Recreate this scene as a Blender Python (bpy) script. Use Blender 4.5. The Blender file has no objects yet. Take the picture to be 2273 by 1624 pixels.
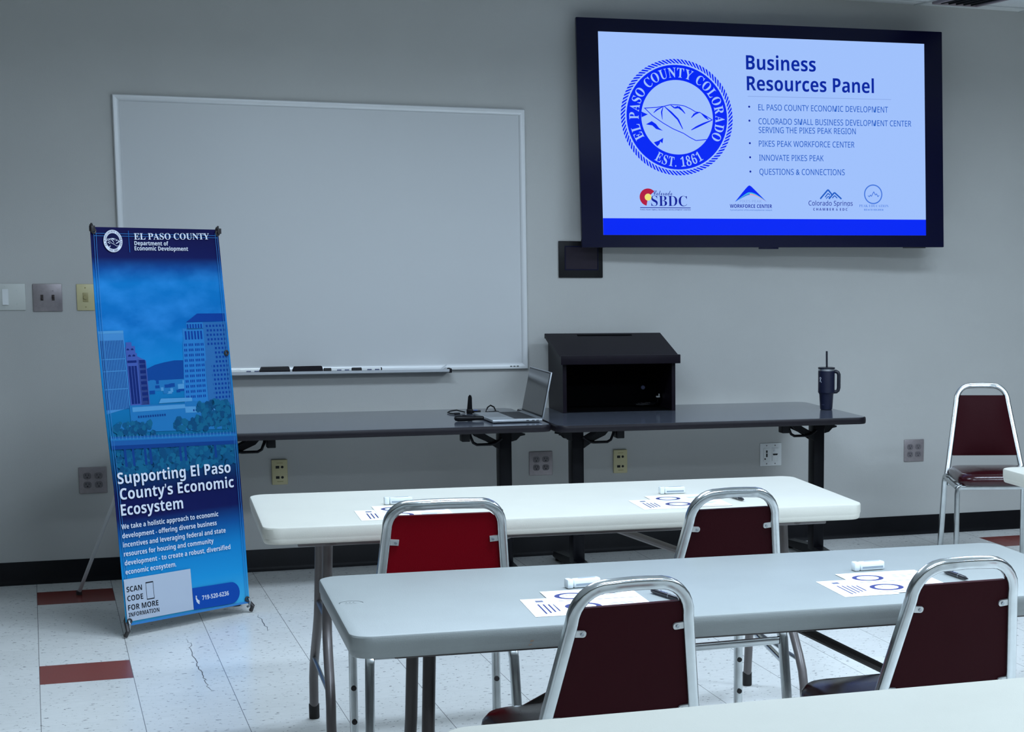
import bpy, bmesh, math, random
from mathutils import Vector, Matrix

SC = bpy.context.scene
COL = SC.collection
PI = math.pi
RAD = math.radians

# ------------------------------------------------------------------ camera
cam_data = bpy.data.cameras.new('camera')
cam = bpy.data.objects.new('camera', cam_data)
COL.objects.link(cam)
SC.camera = cam
yaw, pitch, roll = -0.4218, -0.1385, 0.0129
fwd = Vector((-math.sin(yaw)*math.cos(pitch), math.cos(yaw)*math.cos(pitch), math.sin(pitch)))
right0 = Vector((math.cos(yaw), math.sin(yaw), 0))
up0 = right0.cross(fwd)
rgt = math.cos(roll)*right0 + math.sin(roll)*up0
upv = -math.sin(roll)*right0 + math.cos(roll)*up0
m = Matrix((rgt, upv, -fwd)).transposed().to_4x4()
m.translation = (-0.3692, -9.2565, 1.5938)
cam.matrix_world = m
cam_data.sensor_fit = 'HORIZONTAL'
cam_data.sensor_width = 36.0
cam_data.lens = 36.0*4275.996/2273.0
cam_data.shift_x = -849.4/2273.0
cam_data.shift_y = 301.4/2273.0
cam_data.clip_start = 0.05
cam_data.clip_end = 60

# ------------------------------------------------------------------ world, colour, light
SC.view_settings.view_transform = 'Standard'
SC.view_settings.look = 'None'
SC.view_settings.gamma = 1.0
SC.view_settings.use_curve_mapping = False
SC.view_settings.exposure = 0.0
world = bpy.data.worlds.new('room_air')
SC.world = world
world.use_nodes = True
world.node_tree.nodes['Background'].inputs[0].default_value = (0.5, 0.6, 0.75, 1)
world.node_tree.nodes['Background'].inputs[1].default_value = 0.05

CEIL = 2.759

def ceiling_lamp(x, y, sx, sy, watts, spread=150, col=(0.67, 0.82, 1.0)):
    d = bpy.data.lights.new('troffer_light', 'AREA')
    d.shape = 'RECTANGLE'
    d.size = sx
    d.size_y = sy
    d.energy = watts
    d.color = col
    d.spread = RAD(spread)
    o = bpy.data.objects.new('troffer_light', d)
    COL.objects.link(o)
    o.location = (x, y, CEIL-0.012)
    return o

for lx in (0.8, 3.7):
    ceiling_lamp(lx, -2.4, 1.2, 0.40, 42, 165)
for lx in (1.2, 3.9):
    ceiling_lamp(lx, -5.2, 1.2, 0.40, 76, 172)
for lx in (1.0, 3.7):
    ceiling_lamp(lx, -7.8, 1.2, 0.40, 48, 172)

# ------------------------------------------------------------------ materials
def lin(c):
    return tuple((v/12.92 if v <= 0.04045 else ((v+0.055)/1.055)**2.4) for v in (x/255.0 for x in c))

def mat(name, rgb, rough=0.5, metal=0.0, spec=0.5, vary=0.0, scale=20.0, bump=0.0, bscale=200.0, coat=0.0, emit=None, estr=1.0):
    mt = bpy.data.materials.new(name)
    mt.use_nodes = True
    nt = mt.node_tree
    b = nt.nodes['Principled BSDF']
    c = lin(rgb)
    b.inputs['Base Color'].default_value = (*c, 1)
    b.inputs['Roughness'].default_value = rough
    b.inputs['Metallic'].default_value = metal
    b.inputs['Specular IOR Level'].default_value = spec
    b.inputs['Coat Weight'].default_value = coat
    b.inputs['Coat Roughness'].default_value = 0.1
    if emit is not None:
        b.inputs['Emission Color'].default_value = (*lin(emit), 1)
        b.inputs['Emission Strength'].default_value = estr
    if vary > 0 or bump > 0:
        tc = nt.nodes.new('ShaderNodeTexCoord')
    if vary > 0:
        n = nt.nodes.new('ShaderNodeTexNoise')
        n.inputs['Scale'].default_value = scale
        n.inputs['Detail'].default_value = 5
        nt.links.new(tc.outputs['Object'], n.inputs['Vector'])
        r = nt.nodes.new('ShaderNodeMapRange')
        r.inputs['From Min'].default_value = 0.3
        r.inputs['From Max'].default_value = 0.7
        r.inputs['To Min'].default_value = 1-vary
        r.inputs['To Max'].default_value = 1+vary
        nt.links.new(n.outputs['Fac'], r.inputs['Value'])
        mx = nt.nodes.new('ShaderNodeVectorMath')
        mx.operation = 'SCALE'
        mx.inputs[0].default_value = c
        nt.links.new(r.outputs['Result'], mx.inputs['Scale'])
        nt.links.new(mx.outputs['Vector'], b.inputs['Base Color'])
    if bump > 0:
        n2 = nt.nodes.new('ShaderNodeTexNoise')
        n2.inputs['Scale'].default_value = bscale
        n2.inputs['Detail'].default_value = 4
        nt.links.new(tc.outputs['Object'], n2.inputs['Vector'])
        bp = nt.nodes.new('ShaderNodeBump')
        bp.inputs['Strength'].default_value = bump
        bp.inputs['Distance'].default_value = 0.002
        nt.links.new(n2.outputs['Fac'], bp.inputs['Height'])
        nt.links.new(bp.outputs['Normal'], b.inputs['Normal'])
    return mt

def glow(name, rgb, strength=1.0):
    mt = bpy.data.materials.new(name)
    mt.use_nodes = True
    b = mt.node_tree.nodes['Principled BSDF']
    b.inputs['Base Color'].default_value = (0.002, 0.002, 0.004, 1)
    b.inputs['Roughness'].default_value = 0.4
    b.inputs['Specular IOR Level'].default_value = 0.05
    b.inputs['Emission Color'].default_value = (*lin(rgb), 1)
    b.inputs['Emission Strength'].default_value = strength
    return mt

M = {}
M['wall'] = mat('painted_wall', (190, 190, 186), 0.75, spec=0.25, vary=0.02, scale=3, bump=0.25, bscale=260)
M['wall_far'] = mat('bounce_cut_grey_wall', (120, 120, 120), 0.8, spec=0.2, vary=0.02, scale=3)  # unseen walls set darker than the back wall to cut bounced light
M['ceiling'] = mat('ceiling_board', (232, 234, 232), 0.9, spec=0.1, vary=0.04, scale=60, bump=0.3, bscale=300)
M['tbar'] = mat('ceiling_grid_metal', (200, 203, 202), 0.5)
M['dark_gap'] = mat('dark_gap', (18, 18, 20), 0.8)
M['base'] = mat('black_vinyl_base', (13, 13, 17), 0.45, spec=0.15, vary=0.15, scale=12)
M['wb_face'] = mat('whiteboard_enamel', (206, 208, 208), 0.3, spec=0.5, vary=0.01, scale=2)
M['wb_frame'] = mat('whiteboard_frame', (222, 224, 224), 0.35, metal=0.25)
M['tray'] = mat('tray_aluminium', (196, 200, 204), 0.35, metal=0.5)
M['black'] = mat('black_plastic', (9, 9, 12), 0.4, spec=0.25)
M['felt'] = mat('dark_felt', (40, 38, 42), 0.95, spec=0.1, bump=0.6, bscale=500)
M['feltcap'] = mat('dark_eraser_cap', (22, 20, 22), 0.6)
M['white'] = mat('white_plastic', (228, 230, 228), 0.4)
M['ivory'] = mat('ivory_plastic', (206, 196, 150), 0.45)
M['ivory_dk'] = mat('ivory_knob', (172, 160, 112), 0.45)
M['paint_plate'] = mat('painted_white_plate', (205, 207, 200), 0.5)
M['steel_plate'] = mat('brushed_steel_plate', (150, 142, 143), 0.42, metal=0.45, vary=0.08, scale=60)
M['steel_dk'] = mat('dark_slot_metal', (62, 52, 50), 0.5, metal=0.3)
M['recept'] = mat('grey_receptacle', (108, 102, 105), 0.5)
M['slot'] = mat('socket_hole', (16, 14, 14), 0.7)
M['bezel'] = mat('bezel_with_screen_glow', (8, 11, 44), 0.3, spec=0.2)  # blue scatter from the lit screen put into the base colour
M['tvback'] = mat('television_back', (12, 12, 14), 0.6)
M['glass_dk'] = mat('touch_glass', (44, 38, 48), 0.18)
M['laminate'] = mat('grey_laminate', (86, 91, 102), 0.13, spec=0.6, vary=0.05, scale=180)
M['tmold'] = mat('dark_edge_band', (26, 23, 28), 0.4, spec=0.2, vary=0.1, scale=60)
M['blacksteel'] = mat('black_painted_steel', (8, 8, 13), 0.4, spec=0.15)
M['lectern'] = mat('dark_espresso_veneer', (21, 16, 25), 0.45, spec=0.12, vary=0.12, scale=14)
M['lectern_in'] = mat('black_lectern_inside', (3, 3, 5), 0.8, spec=0.05)
M['poly'] = mat('white_blow_moulded_plastic', (206, 204, 192), 0.45, spec=0.35, vary=0.02, scale=6, bump=0.15, bscale=320)
M['poly_line'] = mat('moulded_line', (78, 84, 82), 0.6)
M['poly_dimmed'] = mat('dimmed_white_blow_moulded_plastic', (167, 166, 155), 0.48, spec=0.3, vary=0.02, scale=6, bump=0.15, bscale=320)  # foreground tabletop: white plastic darkened so nearby lamps don't wash it out
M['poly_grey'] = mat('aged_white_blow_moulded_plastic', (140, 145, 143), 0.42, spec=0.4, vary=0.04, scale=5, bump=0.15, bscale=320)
M['rust'] = mat('rust_stain', (150, 124, 102), 0.8)
M['legpaint'] = mat('grey_brown_powder_coat', (102, 97, 96), 0.36, metal=0.25, vary=0.04, scale=30)
M['legdark'] = mat('dark_leg_paint', (58, 52, 50), 0.4, metal=0.2)
M['zinc'] = mat('zinc_steel', (150, 156, 160), 0.32, metal=0.85)
M['rubber'] = mat('black_rubber', (20, 18, 18), 0.7)
M['chrome'] = mat('worn_chrome', (188, 192, 192), 0.2, metal=1.0, vary=0.08, scale=25)
M['vinyl'] = mat('maroon_vinyl', (44, 9, 15), 0.55, spec=0.06, bump=0.25, bscale=420)
M['vinyl_seat'] = mat('maroon_seat_vinyl', (48, 6, 13), 0.17, spec=0.5, bump=0.12, bscale=420)
M['vinyl_red'] = mat('red_vinyl', (114, 2, 16), 0.55, spec=0.06, bump=0.25, bscale=420)
M['tab'] = mat('steel_tab', (188, 190, 188), 0.4, metal=0.6)
M['paper'] = mat('white_paper', (240, 242, 244), 0.7, spec=0.2)
M['ink'] = mat('blue_print_ink', (30, 38, 104), 0.7)
M['inkgrey'] = mat('grey_print_ink', (84, 90, 122), 0.7)
M['pen'] = mat('black_pen', (20, 20, 28), 0.3)
M['silver'] = mat('silver_metal', (190, 194, 198), 0.3, metal=0.9)
M['alu'] = mat('laptop_aluminium', (178, 182, 186), 0.36, metal=0.7)
M['keys'] = mat('laptop_keys', (30, 31, 34), 0.5)
M['pad'] = mat('laptop_trackpad', (150, 154, 158), 0.3, metal=0.5)
M['lapglass'] = mat('laptop_glass', (26, 28, 32), 0.16, spec=0.7)
M['navy'] = mat('navy_powder_coat', (12, 18, 46), 0.42)
M['navylid'] = mat('navy_lid', (16, 20, 34), 0.4)
M['lightblue'] = mat('blue_led', (60, 110, 220), 0.4)
M['wrap'] = mat('clear_white_wrapper', (232, 238, 240), 0.22, spec=0.6)
M['wrapgrey'] = mat('grey_wrapper_print', (150, 162, 172), 0.4)
M['pole'] = mat('grey_banner_pole', (206, 206, 206), 0.45)
M['hook'] = mat('dark_banner_hook', (42, 38, 38), 0.45)
# projected picture
M['s_bg'] = glow('slide_background', (160, 193, 252), 1.0)
M['s_blue'] = glow('slide_royal_blue', (2, 40, 245), 1.0)
M['s_title'] = glow('slide_title_blue', (6, 38, 160), 1.0)
M['s_text'] = glow('slide_text_blue', (30, 92, 196), 1.0)
M['s_faint'] = glow('slide_faint_blue', (134, 164, 226), 1.0)
M['s_white'] = glow('slide_white', (208, 224, 255), 1.0)
M['s_dark'] = glow('slide_dark_blue', (14, 32, 150), 1.0)
M['s_red'] = glow('slide_red', (176, 28, 66), 1.0)
M['s_yellow'] = glow('slide_yellow', (236, 226, 120), 1.0)
M['s_cyan'] = glow('slide_cyan', (60, 190, 226), 1.0)
M['s_pink'] = glow('slide_pink', (220, 160, 190), 1.0)
M['s_mid'] = glow('slide_mid_blue', (70, 120, 220), 1.0)
# banner print
def P(name, rgb):
    return mat(name, tuple(int(v*0.94) for v in rgb), 0.5, spec=0.12)
M['b_white'] = P('print_white', (222, 226, 238))
M['b_label'] = P('print_label_panel', (184, 194, 210))
M['b_navy'] = P('print_navy', (12, 16, 66))
M['b_black'] = P('print_black', (22, 24, 34))
M['b_tower'] = P('print_tower_light', (70, 138, 196))
M['b_towerline'] = P('print_tower_dark', (12, 62, 132))
M['b_purple'] = P('print_tower_mauve', (66, 92, 168))
M['b_dkglass'] = P('print_dark_glass', (14, 40, 110))
M['b_stone'] = P('print_tower_stone', (42, 124, 192))
M['b_stone2'] = P('print_tower_stone_shade', (46, 108, 170))
M['b_roof'] = P('print_roof_blue', (8, 62, 148))
M['b_hill'] = P('print_hills', (8, 70, 146))
M['b_low'] = P('print_low_buildings', (34, 116, 178))
M['b_low2'] = P('print_low_buildings_pale', (84, 152, 202))
M['b_tree'] = P('print_trees', (10, 86, 128))
M['b_tree3'] = P('print_trees_mid', (16, 98, 136))
M['b_tree2'] = P('print_trees_dark', (8, 74, 116))
M['b_road'] = P('print_bridge', (28, 92, 160))
M['b_pill'] = P('print_pill_blue', (12, 74, 168))
M['b_hem'] = P('print_hem_line', (60, 130, 196))
M['b_cloud'] = P('print_cloud', (24, 116, 194))

def floor_material():
    mt = bpy.data.materials.new('vinyl_composition_tile')
    mt.use_nodes = True
    nt = mt.node_tree
    N, L = nt.nodes, nt.links
    b = N['Principled BSDF']
    tc = N.new('ShaderNodeTexCoord')
    sp = N.new('ShaderNodeSeparateXYZ')
    L.new(tc.outputs['Object'], sp.inputs[0])

    def math_(op, a, bb=None, c=None):
        n = N.new('ShaderNodeMath')
        n.operation = op
        for i, v in enumerate((a, bb, c)):
            if v is None:
                continue
            if isinstance(v, (int, float)):
                n.inputs[i].default_value = v
            else:
                L.new(v, n.inputs[i])
        return n.outputs[0]
    PX, PY = 0.3048, 0.308
    tx = math_('DIVIDE', math_('ADD', sp.outputs['X'], 0.3954), PX)
    ty = math_('DIVIDE', math_('SUBTRACT', -0.222, sp.outputs['Y']), PY)   # sp.Y negative going out
    ix, iy = math_('FLOOR', tx), math_('FLOOR', ty)
    fx, fy = math_('FRACT', tx), math_('FRACT', ty)
    def every5(i):
        return math_('LESS_THAN', math_('ABSOLUTE', math_('SUBTRACT', math_('FLOORED_MODULO', math_('ADD', i, 0.5), 5.0), 0.5)), 0.25)
    red = math_('MULTIPLY', every5(ix), every5(iy))
    def seam(f, w):
        return math_('LESS_THAN', math_('SUBTRACT', 0.5, math_('ABSOLUTE', math_('SUBTRACT', f, 0.5))), w)
    sm = math_('MAXIMUM', math_('MULTIPLY', seam(fx, 0.0036), 0.8), math_('MULTIPLY', seam(fy, 0.0025), 0.25))
    # per-tile tone
    wn = N.new('ShaderNodeTexWhiteNoise')
    wn.noise_dimensions = '2D'
    cb = N.new('ShaderNodeCombineXYZ')
    L.new(ix, cb.inputs[0]); L.new(iy, cb.inputs[1])
    L.new(cb.outputs[0], wn.inputs['Vector'])
    # mottled streaks
    mp = N.new('ShaderNodeMapping')
    mp.inputs['Scale'].default_value = (9, 40, 1)
    L.new(tc.outputs['Object'], mp.inputs['Vector'])
    n1 = N.new('ShaderNodeTexNoise'); n1.inputs['Scale'].default_value = 2.2; n1.inputs['Detail'].default_value = 6
    L.new(mp.outputs[0], n1.inputs['Vector'])
    mp2 = N.new('ShaderNodeMapping')
    mp2.inputs['Scale'].default_value = (24, 34, 1)
    mp2.inputs['Rotation'].default_value = (0, 0, 0.25)
    L.new(tc.outputs['Object'], mp2.inputs['Vector'])
    n2 = N.new('ShaderNodeTexNoise'); n2.inputs['Scale'].default_value = 1.9; n2.inputs['Detail'].default_value = 3; n2.inputs['Roughness'].default_value = 0.6
    L.new(mp2.outputs[0], n2.inputs['Vector'])
    sr = N.new('ShaderNodeValToRGB')
    sr.color_ramp.elements[0].position = 0.62; sr.color_ramp.elements[0].color = (0, 0, 0, 1)
    sr.color_ramp.elements[1].position = 0.67; sr.color_ramp.elements[1].color = (1, 1, 1, 1)
    L.new(n2.outputs['Fac'], sr.inputs[0])
    base = N.new('ShaderNodeMix'); base.data_type = 'RGBA'
    base.inputs['A'].default_value = (*lin((226, 227, 223)), 1)
    base.inputs['B'].default_value = (*lin((246, 247, 244)), 1)
    L.new(n1.outputs['Fac'], base.inputs['Factor'])
    tone = N.new('ShaderNodeMix'); tone.data_type = 'RGBA'; tone.blend_type = 'MULTIPLY'
    tone.inputs['Factor'].default_value = 1.0
    L.new(base.outputs['Result'], tone.inputs['A'])
    tr = N.new('ShaderNodeMapRange'); tr.inputs['To Min'].default_value = 0.95; tr.inputs['To Max'].default_value = 1.0
    L.new(wn.outputs['Value'], tr.inputs['Value'])
    L.new(tr.outputs['Result'], tone.inputs['B'])
    spk = N.new('ShaderNodeMix'); spk.data_type = 'RGBA'
    L.new(math_('MULTIPLY', sr.outputs[0], 0.75), spk.inputs['Factor'])
    L.new(tone.outputs['Result'], spk.inputs['A'])
    spk.inputs['B'].default_value = (*lin((78, 80, 84)), 1)
    rd = N.new('ShaderNodeMix'); rd.data_type = 'RGBA'
    L.new(red, rd.inputs['Factor'])
    L.new(spk.outputs['Result'], rd.inputs['A'])
    rd.inputs['B'].default_value = (*lin((132, 58, 52)), 1)
    se = N.new('ShaderNodeMix'); se.data_type = 'RGBA'
    L.new(sm, se.inputs['Factor'])
    L.new(rd.outputs['Result'], se.inputs['A'])
    se.inputs['B'].default_value = (*lin((70, 70, 74)), 1)
    L.new(se.outputs['Result'], b.inputs['Base Color'])
    n3 = N.new('ShaderNodeTexNoise'); n3.inputs['Scale'].default_value = 2.5
    L.new(tc.outputs['Object'], n3.inputs['Vector'])
    rr = N.new('ShaderNodeMapRange'); rr.inputs['To Min'].default_value = 0.14; rr.inputs['To Max'].default_value = 0.34
    L.new(n3.outputs['Fac'], rr.inputs['Value'])
    L.new(rr.outputs['Result'], b.inputs['Roughness'])
    b.inputs['Specular IOR Level'].default_value = 0.5
    return mt
M['floor'] = floor_material()

def banner_sheet_material():
    mt = bpy.data.materials.new('banner_print_gradient')
    mt.use_nodes = True
    nt = mt.node_tree
    N, L = nt.nodes, nt.links
    b = N['Principled BSDF']
    b.inputs['Roughness'].default_value = 0.5
    b.inputs['Specular IOR Level'].default_value = 0.12
    uv = N.new('ShaderNodeUVMap'); uv.uv_map = 'UVMap'
    sp = N.new('ShaderNodeSeparateXYZ')
    L.new(uv.outputs[0], sp.inputs[0])
    rp = N.new('ShaderNodeValToRGB')
    stops = [(0.0, (66, 178, 226)), (0.09, (26, 150, 214)), (0.17, (14, 128, 196)), (0.225, (10, 82, 150)), (0.27, (12, 22, 82)),
             (0.33, (9, 20, 78)), (0.39, (6, 62, 108)), (0.47, (8, 104, 150)), (0.56, (10, 114, 174)), (0.66, (10, 130, 198)), (0.76, (2, 108, 184)),
             (0.86, (3, 120, 194)), (0.895, (8, 78, 152)), (0.925, (16, 24, 84)), (1.0, (14, 15, 68))]
    stops = [(p, tuple(int(v*0.93) for v in c)) for p, c in stops]
    e = rp.color_ramp.elements
    e[0].position, e[0].color = stops[0][0], (*lin(stops[0][1]), 1)
    e[1].position, e[1].color = stops[-1][0], (*lin(stops[-1][1]), 1)
    for p, c in stops[1:-1]:
        k = e.new(p)
        k.color = (*lin(c), 1)
    L.new(sp.outputs['Y'], rp.inputs[0])
    # soft printed clouds in the sky of the picture
    mp = N.new('ShaderNodeMapping'); mp.inputs['Scale'].default_value = (2.2, 9, 1); mp.inputs['Rotation'].default_value = (0, 0, -0.35)
    L.new(uv.outputs[0], mp.inputs['Vector'])
    n = N.new('ShaderNodeTexNoise'); n.inputs['Scale'].default_value = 2.0; n.inputs['Detail'].default_value = 5
    L.new(mp.outputs[0], n.inputs['Vector'])
    r1 = N.new('ShaderNodeMapRange'); r1.inputs['From Min'].default_value = 0.42; r1.inputs['From Max'].default_value = 0.75; r1.inputs['To Max'].default_value = 0.55
    L.new(n.outputs['Fac'], r1.inputs['Value'])
    band = N.new('ShaderNodeValToRGB')
    be = band.color_ramp.elements
    be[0].position, be[0].color = 0.62, (0, 0, 0, 1)
    be[1].position, be[1].color = 0.92, (0, 0, 0, 1)
    k = be.new(0.72); k.color = (1, 1, 1, 1)
    k = be.new(0.87); k.color = (1, 1, 1, 1)
    L.new(sp.outputs['Y'], band.inputs[0])
    mu = N.new('ShaderNodeMath'); mu.operation = 'MULTIPLY'
    L.new(r1.outputs[0], mu.inputs[0]); L.new(band.outputs[0], mu.inputs[1])
    mx = N.new('ShaderNodeMix'); mx.data_type = 'RGBA'
    L.new(mu.outputs[0], mx.inputs['Factor'])
    L.new(rp.outputs[0], mx.inputs['A'])
    mx.inputs['B'].default_value = (*lin((52, 142, 214)), 1)
    L.new(mx.outputs['Result'], b.inputs['Base Color'])
    return mt
M['b_sheet'] = banner_sheet_material()

# ------------------------------------------------------------------ mesh helpers
class MB:
    """collects shapes; build() links them as ONE mesh object"""
    def __init__(self):
        self.v, self.f, self.m, self.mats = [], [], [], []

    def mi(self, mt):
        if mt not in self.mats:
            self.mats.append(mt)
        return self.mats.index(mt)

    def add(self, vs, fs, mt, T=None):
        o = len(self.v)
        for p in vs:
            p = Vector(p)
            self.v.append(T @ p if T is not None else p)
        k = self.mi(mt)
        for f in fs:
            self.f.append([o+i for i in f])
            self.m.append(k)

    def bm(self, b, mt, T=None):
        b.verts.index_update()
        self.add([v.co.copy() for v in b.verts], [[v.index for v in f.verts] for f in b.faces], mt, T)
        b.free()

    def box(self, x0, x1, y0, y1, z0, z1, mt, bev=0.0, seg=2, T=None):
        b = bmesh.new()
        bmesh.ops.create_cube(b, size=1)
        for v in b.verts:
            v.co = Vector(((x0+x1)/2+v.co.x*(x1-x0), (y0+y1)/2+v.co.y*(y1-y0), (z0+z1)/2+v.co.z*(z1-z0)))
        if bev > 0:
            bmesh.ops.bevel(b, geom=list(b.edges), offset=bev, segments=seg, profile=0.5, affect='EDGES')
        self.bm(b, mt, T)

    def quad(self, a, b, c, d, mt, T=None):
        self.add([a, b, c, d], [(0, 1, 2, 3)], mt, T)

    def prism(self, poly, axis, lo, hi, mt, T=None):
        """poly in the two other axes; extruded lo..hi along axis"""
        def p3(p, w):
            return {'x': (w, p[0], p[1]), 'y': (p[0], w, p[1]), 'z': (p[0], p[1], w)}[axis]
        n = len(poly)
        vs = [p3(p, lo) for p in poly] + [p3(p, hi) for p in poly]
        area = sum(poly[i][0]*poly[(i+1) % n][1]-poly[(i+1) % n][0]*poly[i][1] for i in range(n))
        flip = (area > 0) == (axis != 'y')
        top = list(range(n, 2*n)); bot = list(range(n))[::-1]
        sides = [(i, (i+1) % n, n+(i+1) % n, n+i) for i in range(n)]
        fs = [top, bot]+sides
        if not flip:
            fs = [list(f)[::-1] for f in fs]
        self.add(vs, fs, mt, T)

    def tube(self, path, r, mt, n=10, square=False, T=None, closed=False, up=None, ry=None):
        """round or rounded-square tube along a polyline"""
        path = [Vector(p) for p in path]
        k = len(path)
        if square:
            sec = []
            c = r*0.55
            for ang in range(4):
                a0 = ang*PI/2
                cx, cy = (c if ang in (0, 3) else -c), (c if ang in (0, 1) else -c)
                for j in range(4):
                    a = a0+j*PI/6
                    sec.append((cx+(r-c)*math.cos(a), cy+(r-c)*math.sin(a)))
        else:
            sec = [(r*math.cos(2*PI*i/n), (ry or r)*math.sin(2*PI*i/n)) for i in range(n)]
        ns = len(sec)
        tang = []
        for i in range(k):
            if closed:
                d = (path[(i+1) % k]-path[i-1])
            elif i == 0:
                d = path[1]-path[0]
            elif i == k-1:
                d = path[-1]-path[-2]
            else:
                d = (path[i+1]-path[i]).normalized()+(path[i]-path[i-1]).normalized()
            tang.append(d.normalized())
        ref = Vector(up) if up else (Vector((0, 1, 0)) if abs(tang[0].y) < 0.8 else Vector((1, 0, 0)))
        X = (ref - tang[0]*ref.dot(tang[0])).normalized()
        vs = []
        for i in range(k):
            t = tang[i]
            X = (X - t*X.dot(t)).normalized()
            Y = t.cross(X)
            s = 1.0
            if 0 < i < k-1:
                d1 = (path[i]-path[i-1]).normalized()
                s = 1/max(0.6, d1.dot(t))
            for a, b in sec:
                vs.append(path[i]+X*a*1.0+Y*b*1.0 if s < 1.03 else path[i]+X*a+Y*b)
        fs = []
        rng = k if closed else k-1
        for i in range(rng):
            for j in range(ns):
                a, b = i*ns+j, i*ns+(j+1) % ns
                c, d = ((i+1) % k)*ns+(j+1) % ns, ((i+1) % k)*ns+j
                fs.append((a, b, c, d))
        if not closed:
            fs.append(tuple(range(ns))[::-1])
            fs.append(tuple((k-1)*ns+j for j in range(ns)))
        self.add(vs, fs, mt, T)

    def lathe(self, prof, mt, n=32, T=None):
        vs, fs = [], []
        for r, z in prof:
            for j in range(n):
                a = 2*PI*j/n
                vs.append((r*math.cos(a), r*math.sin(a), z))
        for i in range(len(prof)-1):
            for j in range(n):
                fs.append((i*n+j, i*n+(j+1) % n, (i+1)*n+(j+1) % n, (i+1)*n+j))
        fs.append(tuple(range(n))[::-1])
        fs.append(tuple((len(prof)-1)*n+j for j in range(n)))
        self.add(vs, fs, mt, T)

    def cyl(self, c, axis, r, L, mt, n=20, T=None):
        A = {'x': Matrix.Rotation(PI/2, 4, 'Y'), 'y': Matrix.Rotation(-PI/2, 4, 'X'), 'z': Matrix.Identity(4)}[axis]
        TT = Matrix.Translation(c) @ A
        if T is not None:
            TT = T @ TT
        b = min(r, L)*0.12
        self.lathe([(r-b, 0), (r, b), (r, L-b), (r-b, L)], mt, n, TT)

    def flat(self, polys, z, mt, F):
        """flat 2D faces: polys of (u,v), mapped by F(u,v,z)"""
        for p in polys:
            self.add([F(u, v, z) for u, v in p], [tuple(range(len(p)))], mt)

    def stroke(self, pts, w, z, mt, F, taper=False):
        n = len(pts)
        for i in range(n-1):
            a, b = Vector(pts[i]), Vector(pts[i+1])
            d = (b-a)
            if d.length < 1e-9:
                continue
            d.normalize()
            nn = Vector((-d.y, d.x))
            w0 = w*(1-abs(2*i/(n-1)-1)*0.7) if taper else w
            w1 = w*(1-abs(2*(i+1)/(n-1)-1)*0.7) if taper else w
            self.add([F(*(a-nn*w0/2), z), F(*(b-nn*w1/2), z), F(*(b+nn*w1/2), z), F(*(a+nn*w0/2), z)], [(0, 1, 2, 3)], mt)

    def build(self, name, parent=None, loc=None, rot=None, smooth=35):
        me = bpy.data.meshes.new(name)
        me.from_pydata([tuple(p) for p in self.v], [], self.f)
        for mt in self.mats:
            me.materials.append(mt)
        me.polygons.foreach_set('material_index', self.m)
        me.validate()
        if smooth:
            me.polygons.foreach_set('use_smooth', [True]*len(me.polygons))
            try:
                me.set_sharp_from_angle(angle=RAD(smooth))
            except Exception:
                pass
        me.update()
        o = bpy.data.objects.new(name, me)
        COL.objects.link(o)
        if parent:
            o.parent = parent
        if loc is not None:
            o.location = loc
        if rot is not None:
            o.rotation_euler = rot
        return o

def tag(o, label, cat, group=None):
    o['label'] = label
    o['category'] = cat
    if group:
        o['group'] = group
    return o

def thing(name, label, cat, loc=(0, 0, 0), rz=0.0, group=None):
    o = bpy.data.objects.new(name, None)
    o.empty_display_size = 0.1
    COL.objects.link(o)
    o.location = loc
    o.rotation_euler = (0, 0, rz)
    return tag(o, label, cat, group)

def struct(o):
    o['kind'] = 'structure'
    return o

def copy_thing(root, loc, rz, label):
    r = root.copy()
    COL.objects.link(r)
    r.location = loc
    r.rotation_euler = (0, 0, rz)
    r['label'] = label
    for ch in root.children:
        c = ch.copy(); COL.objects.link(c); c.parent = r
        for g in ch.children:
            d = g.copy(); COL.objects.link(d); d.parent = c
    return r

def arc(c, r, a0, a1, n, plane='xz', w=0.0):
    out = []
    for i in range(n+1):
        a = RAD(a0+(a1-a0)*i/n)
        p, q = c[0]+r*math.cos(a), c[1]+r*math.sin(a)
        out.append({'xz': (p, w, q), 'xy': (p, q, w), 'yz': (w, p, q)}[plane])
    return out

def rrect(x0, x1, y0, y1, r, n=6):
    pts = []
    for cx, cy, a in ((x1-r, y1-r, 0), (x0+r, y1-r, 90), (x0+r, y0+r, 180), (x1-r, y0+r, 270)):
        for i in range(n+1):
            t = RAD(a+90*i/n)
            pts.append((cx+r*math.cos(t), cy+r*math.sin(t)))
    return pts

# lettering: triangulated outlines of the built-in font
def serif(s):
    out = ''
    for ch in s:
        if 'A' <= ch <= 'Z':
            out += chr(0x1D400+ord(ch)-65)
        elif 'a' <= ch <= 'z':
            out += chr(0x1D41A+ord(ch)-97)
        elif '0' <= ch <= '9':
            out += chr(0x1D7CE+ord(ch)-48)
        else:
            out += ch
    return out

def sans(s, bold=False):
    A, a_, d = (0x1D5D4, 0x1D5EE, 0x1D7EC) if bold else (0x1D5A0, 0x1D5BA, 0x1D7E2)
    out = ''
    for ch in s:
        if 'A' <= ch <= 'Z':
            out += chr(A+ord(ch)-65)
        elif 'a' <= ch <= 'z':
            out += chr(a_+ord(ch)-97)
        elif '0' <= ch <= '9':
            out += chr(d+ord(ch)-48)
        else:
            out += ch
    return out

def script(s):
    return ''.join(chr(0x1D4D0+ord(c)-65) if 'A' <= c <= 'Z' else chr(0x1D4EA+ord(c)-97) if 'a' <= c <= 'z' else c for c in s)

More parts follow.
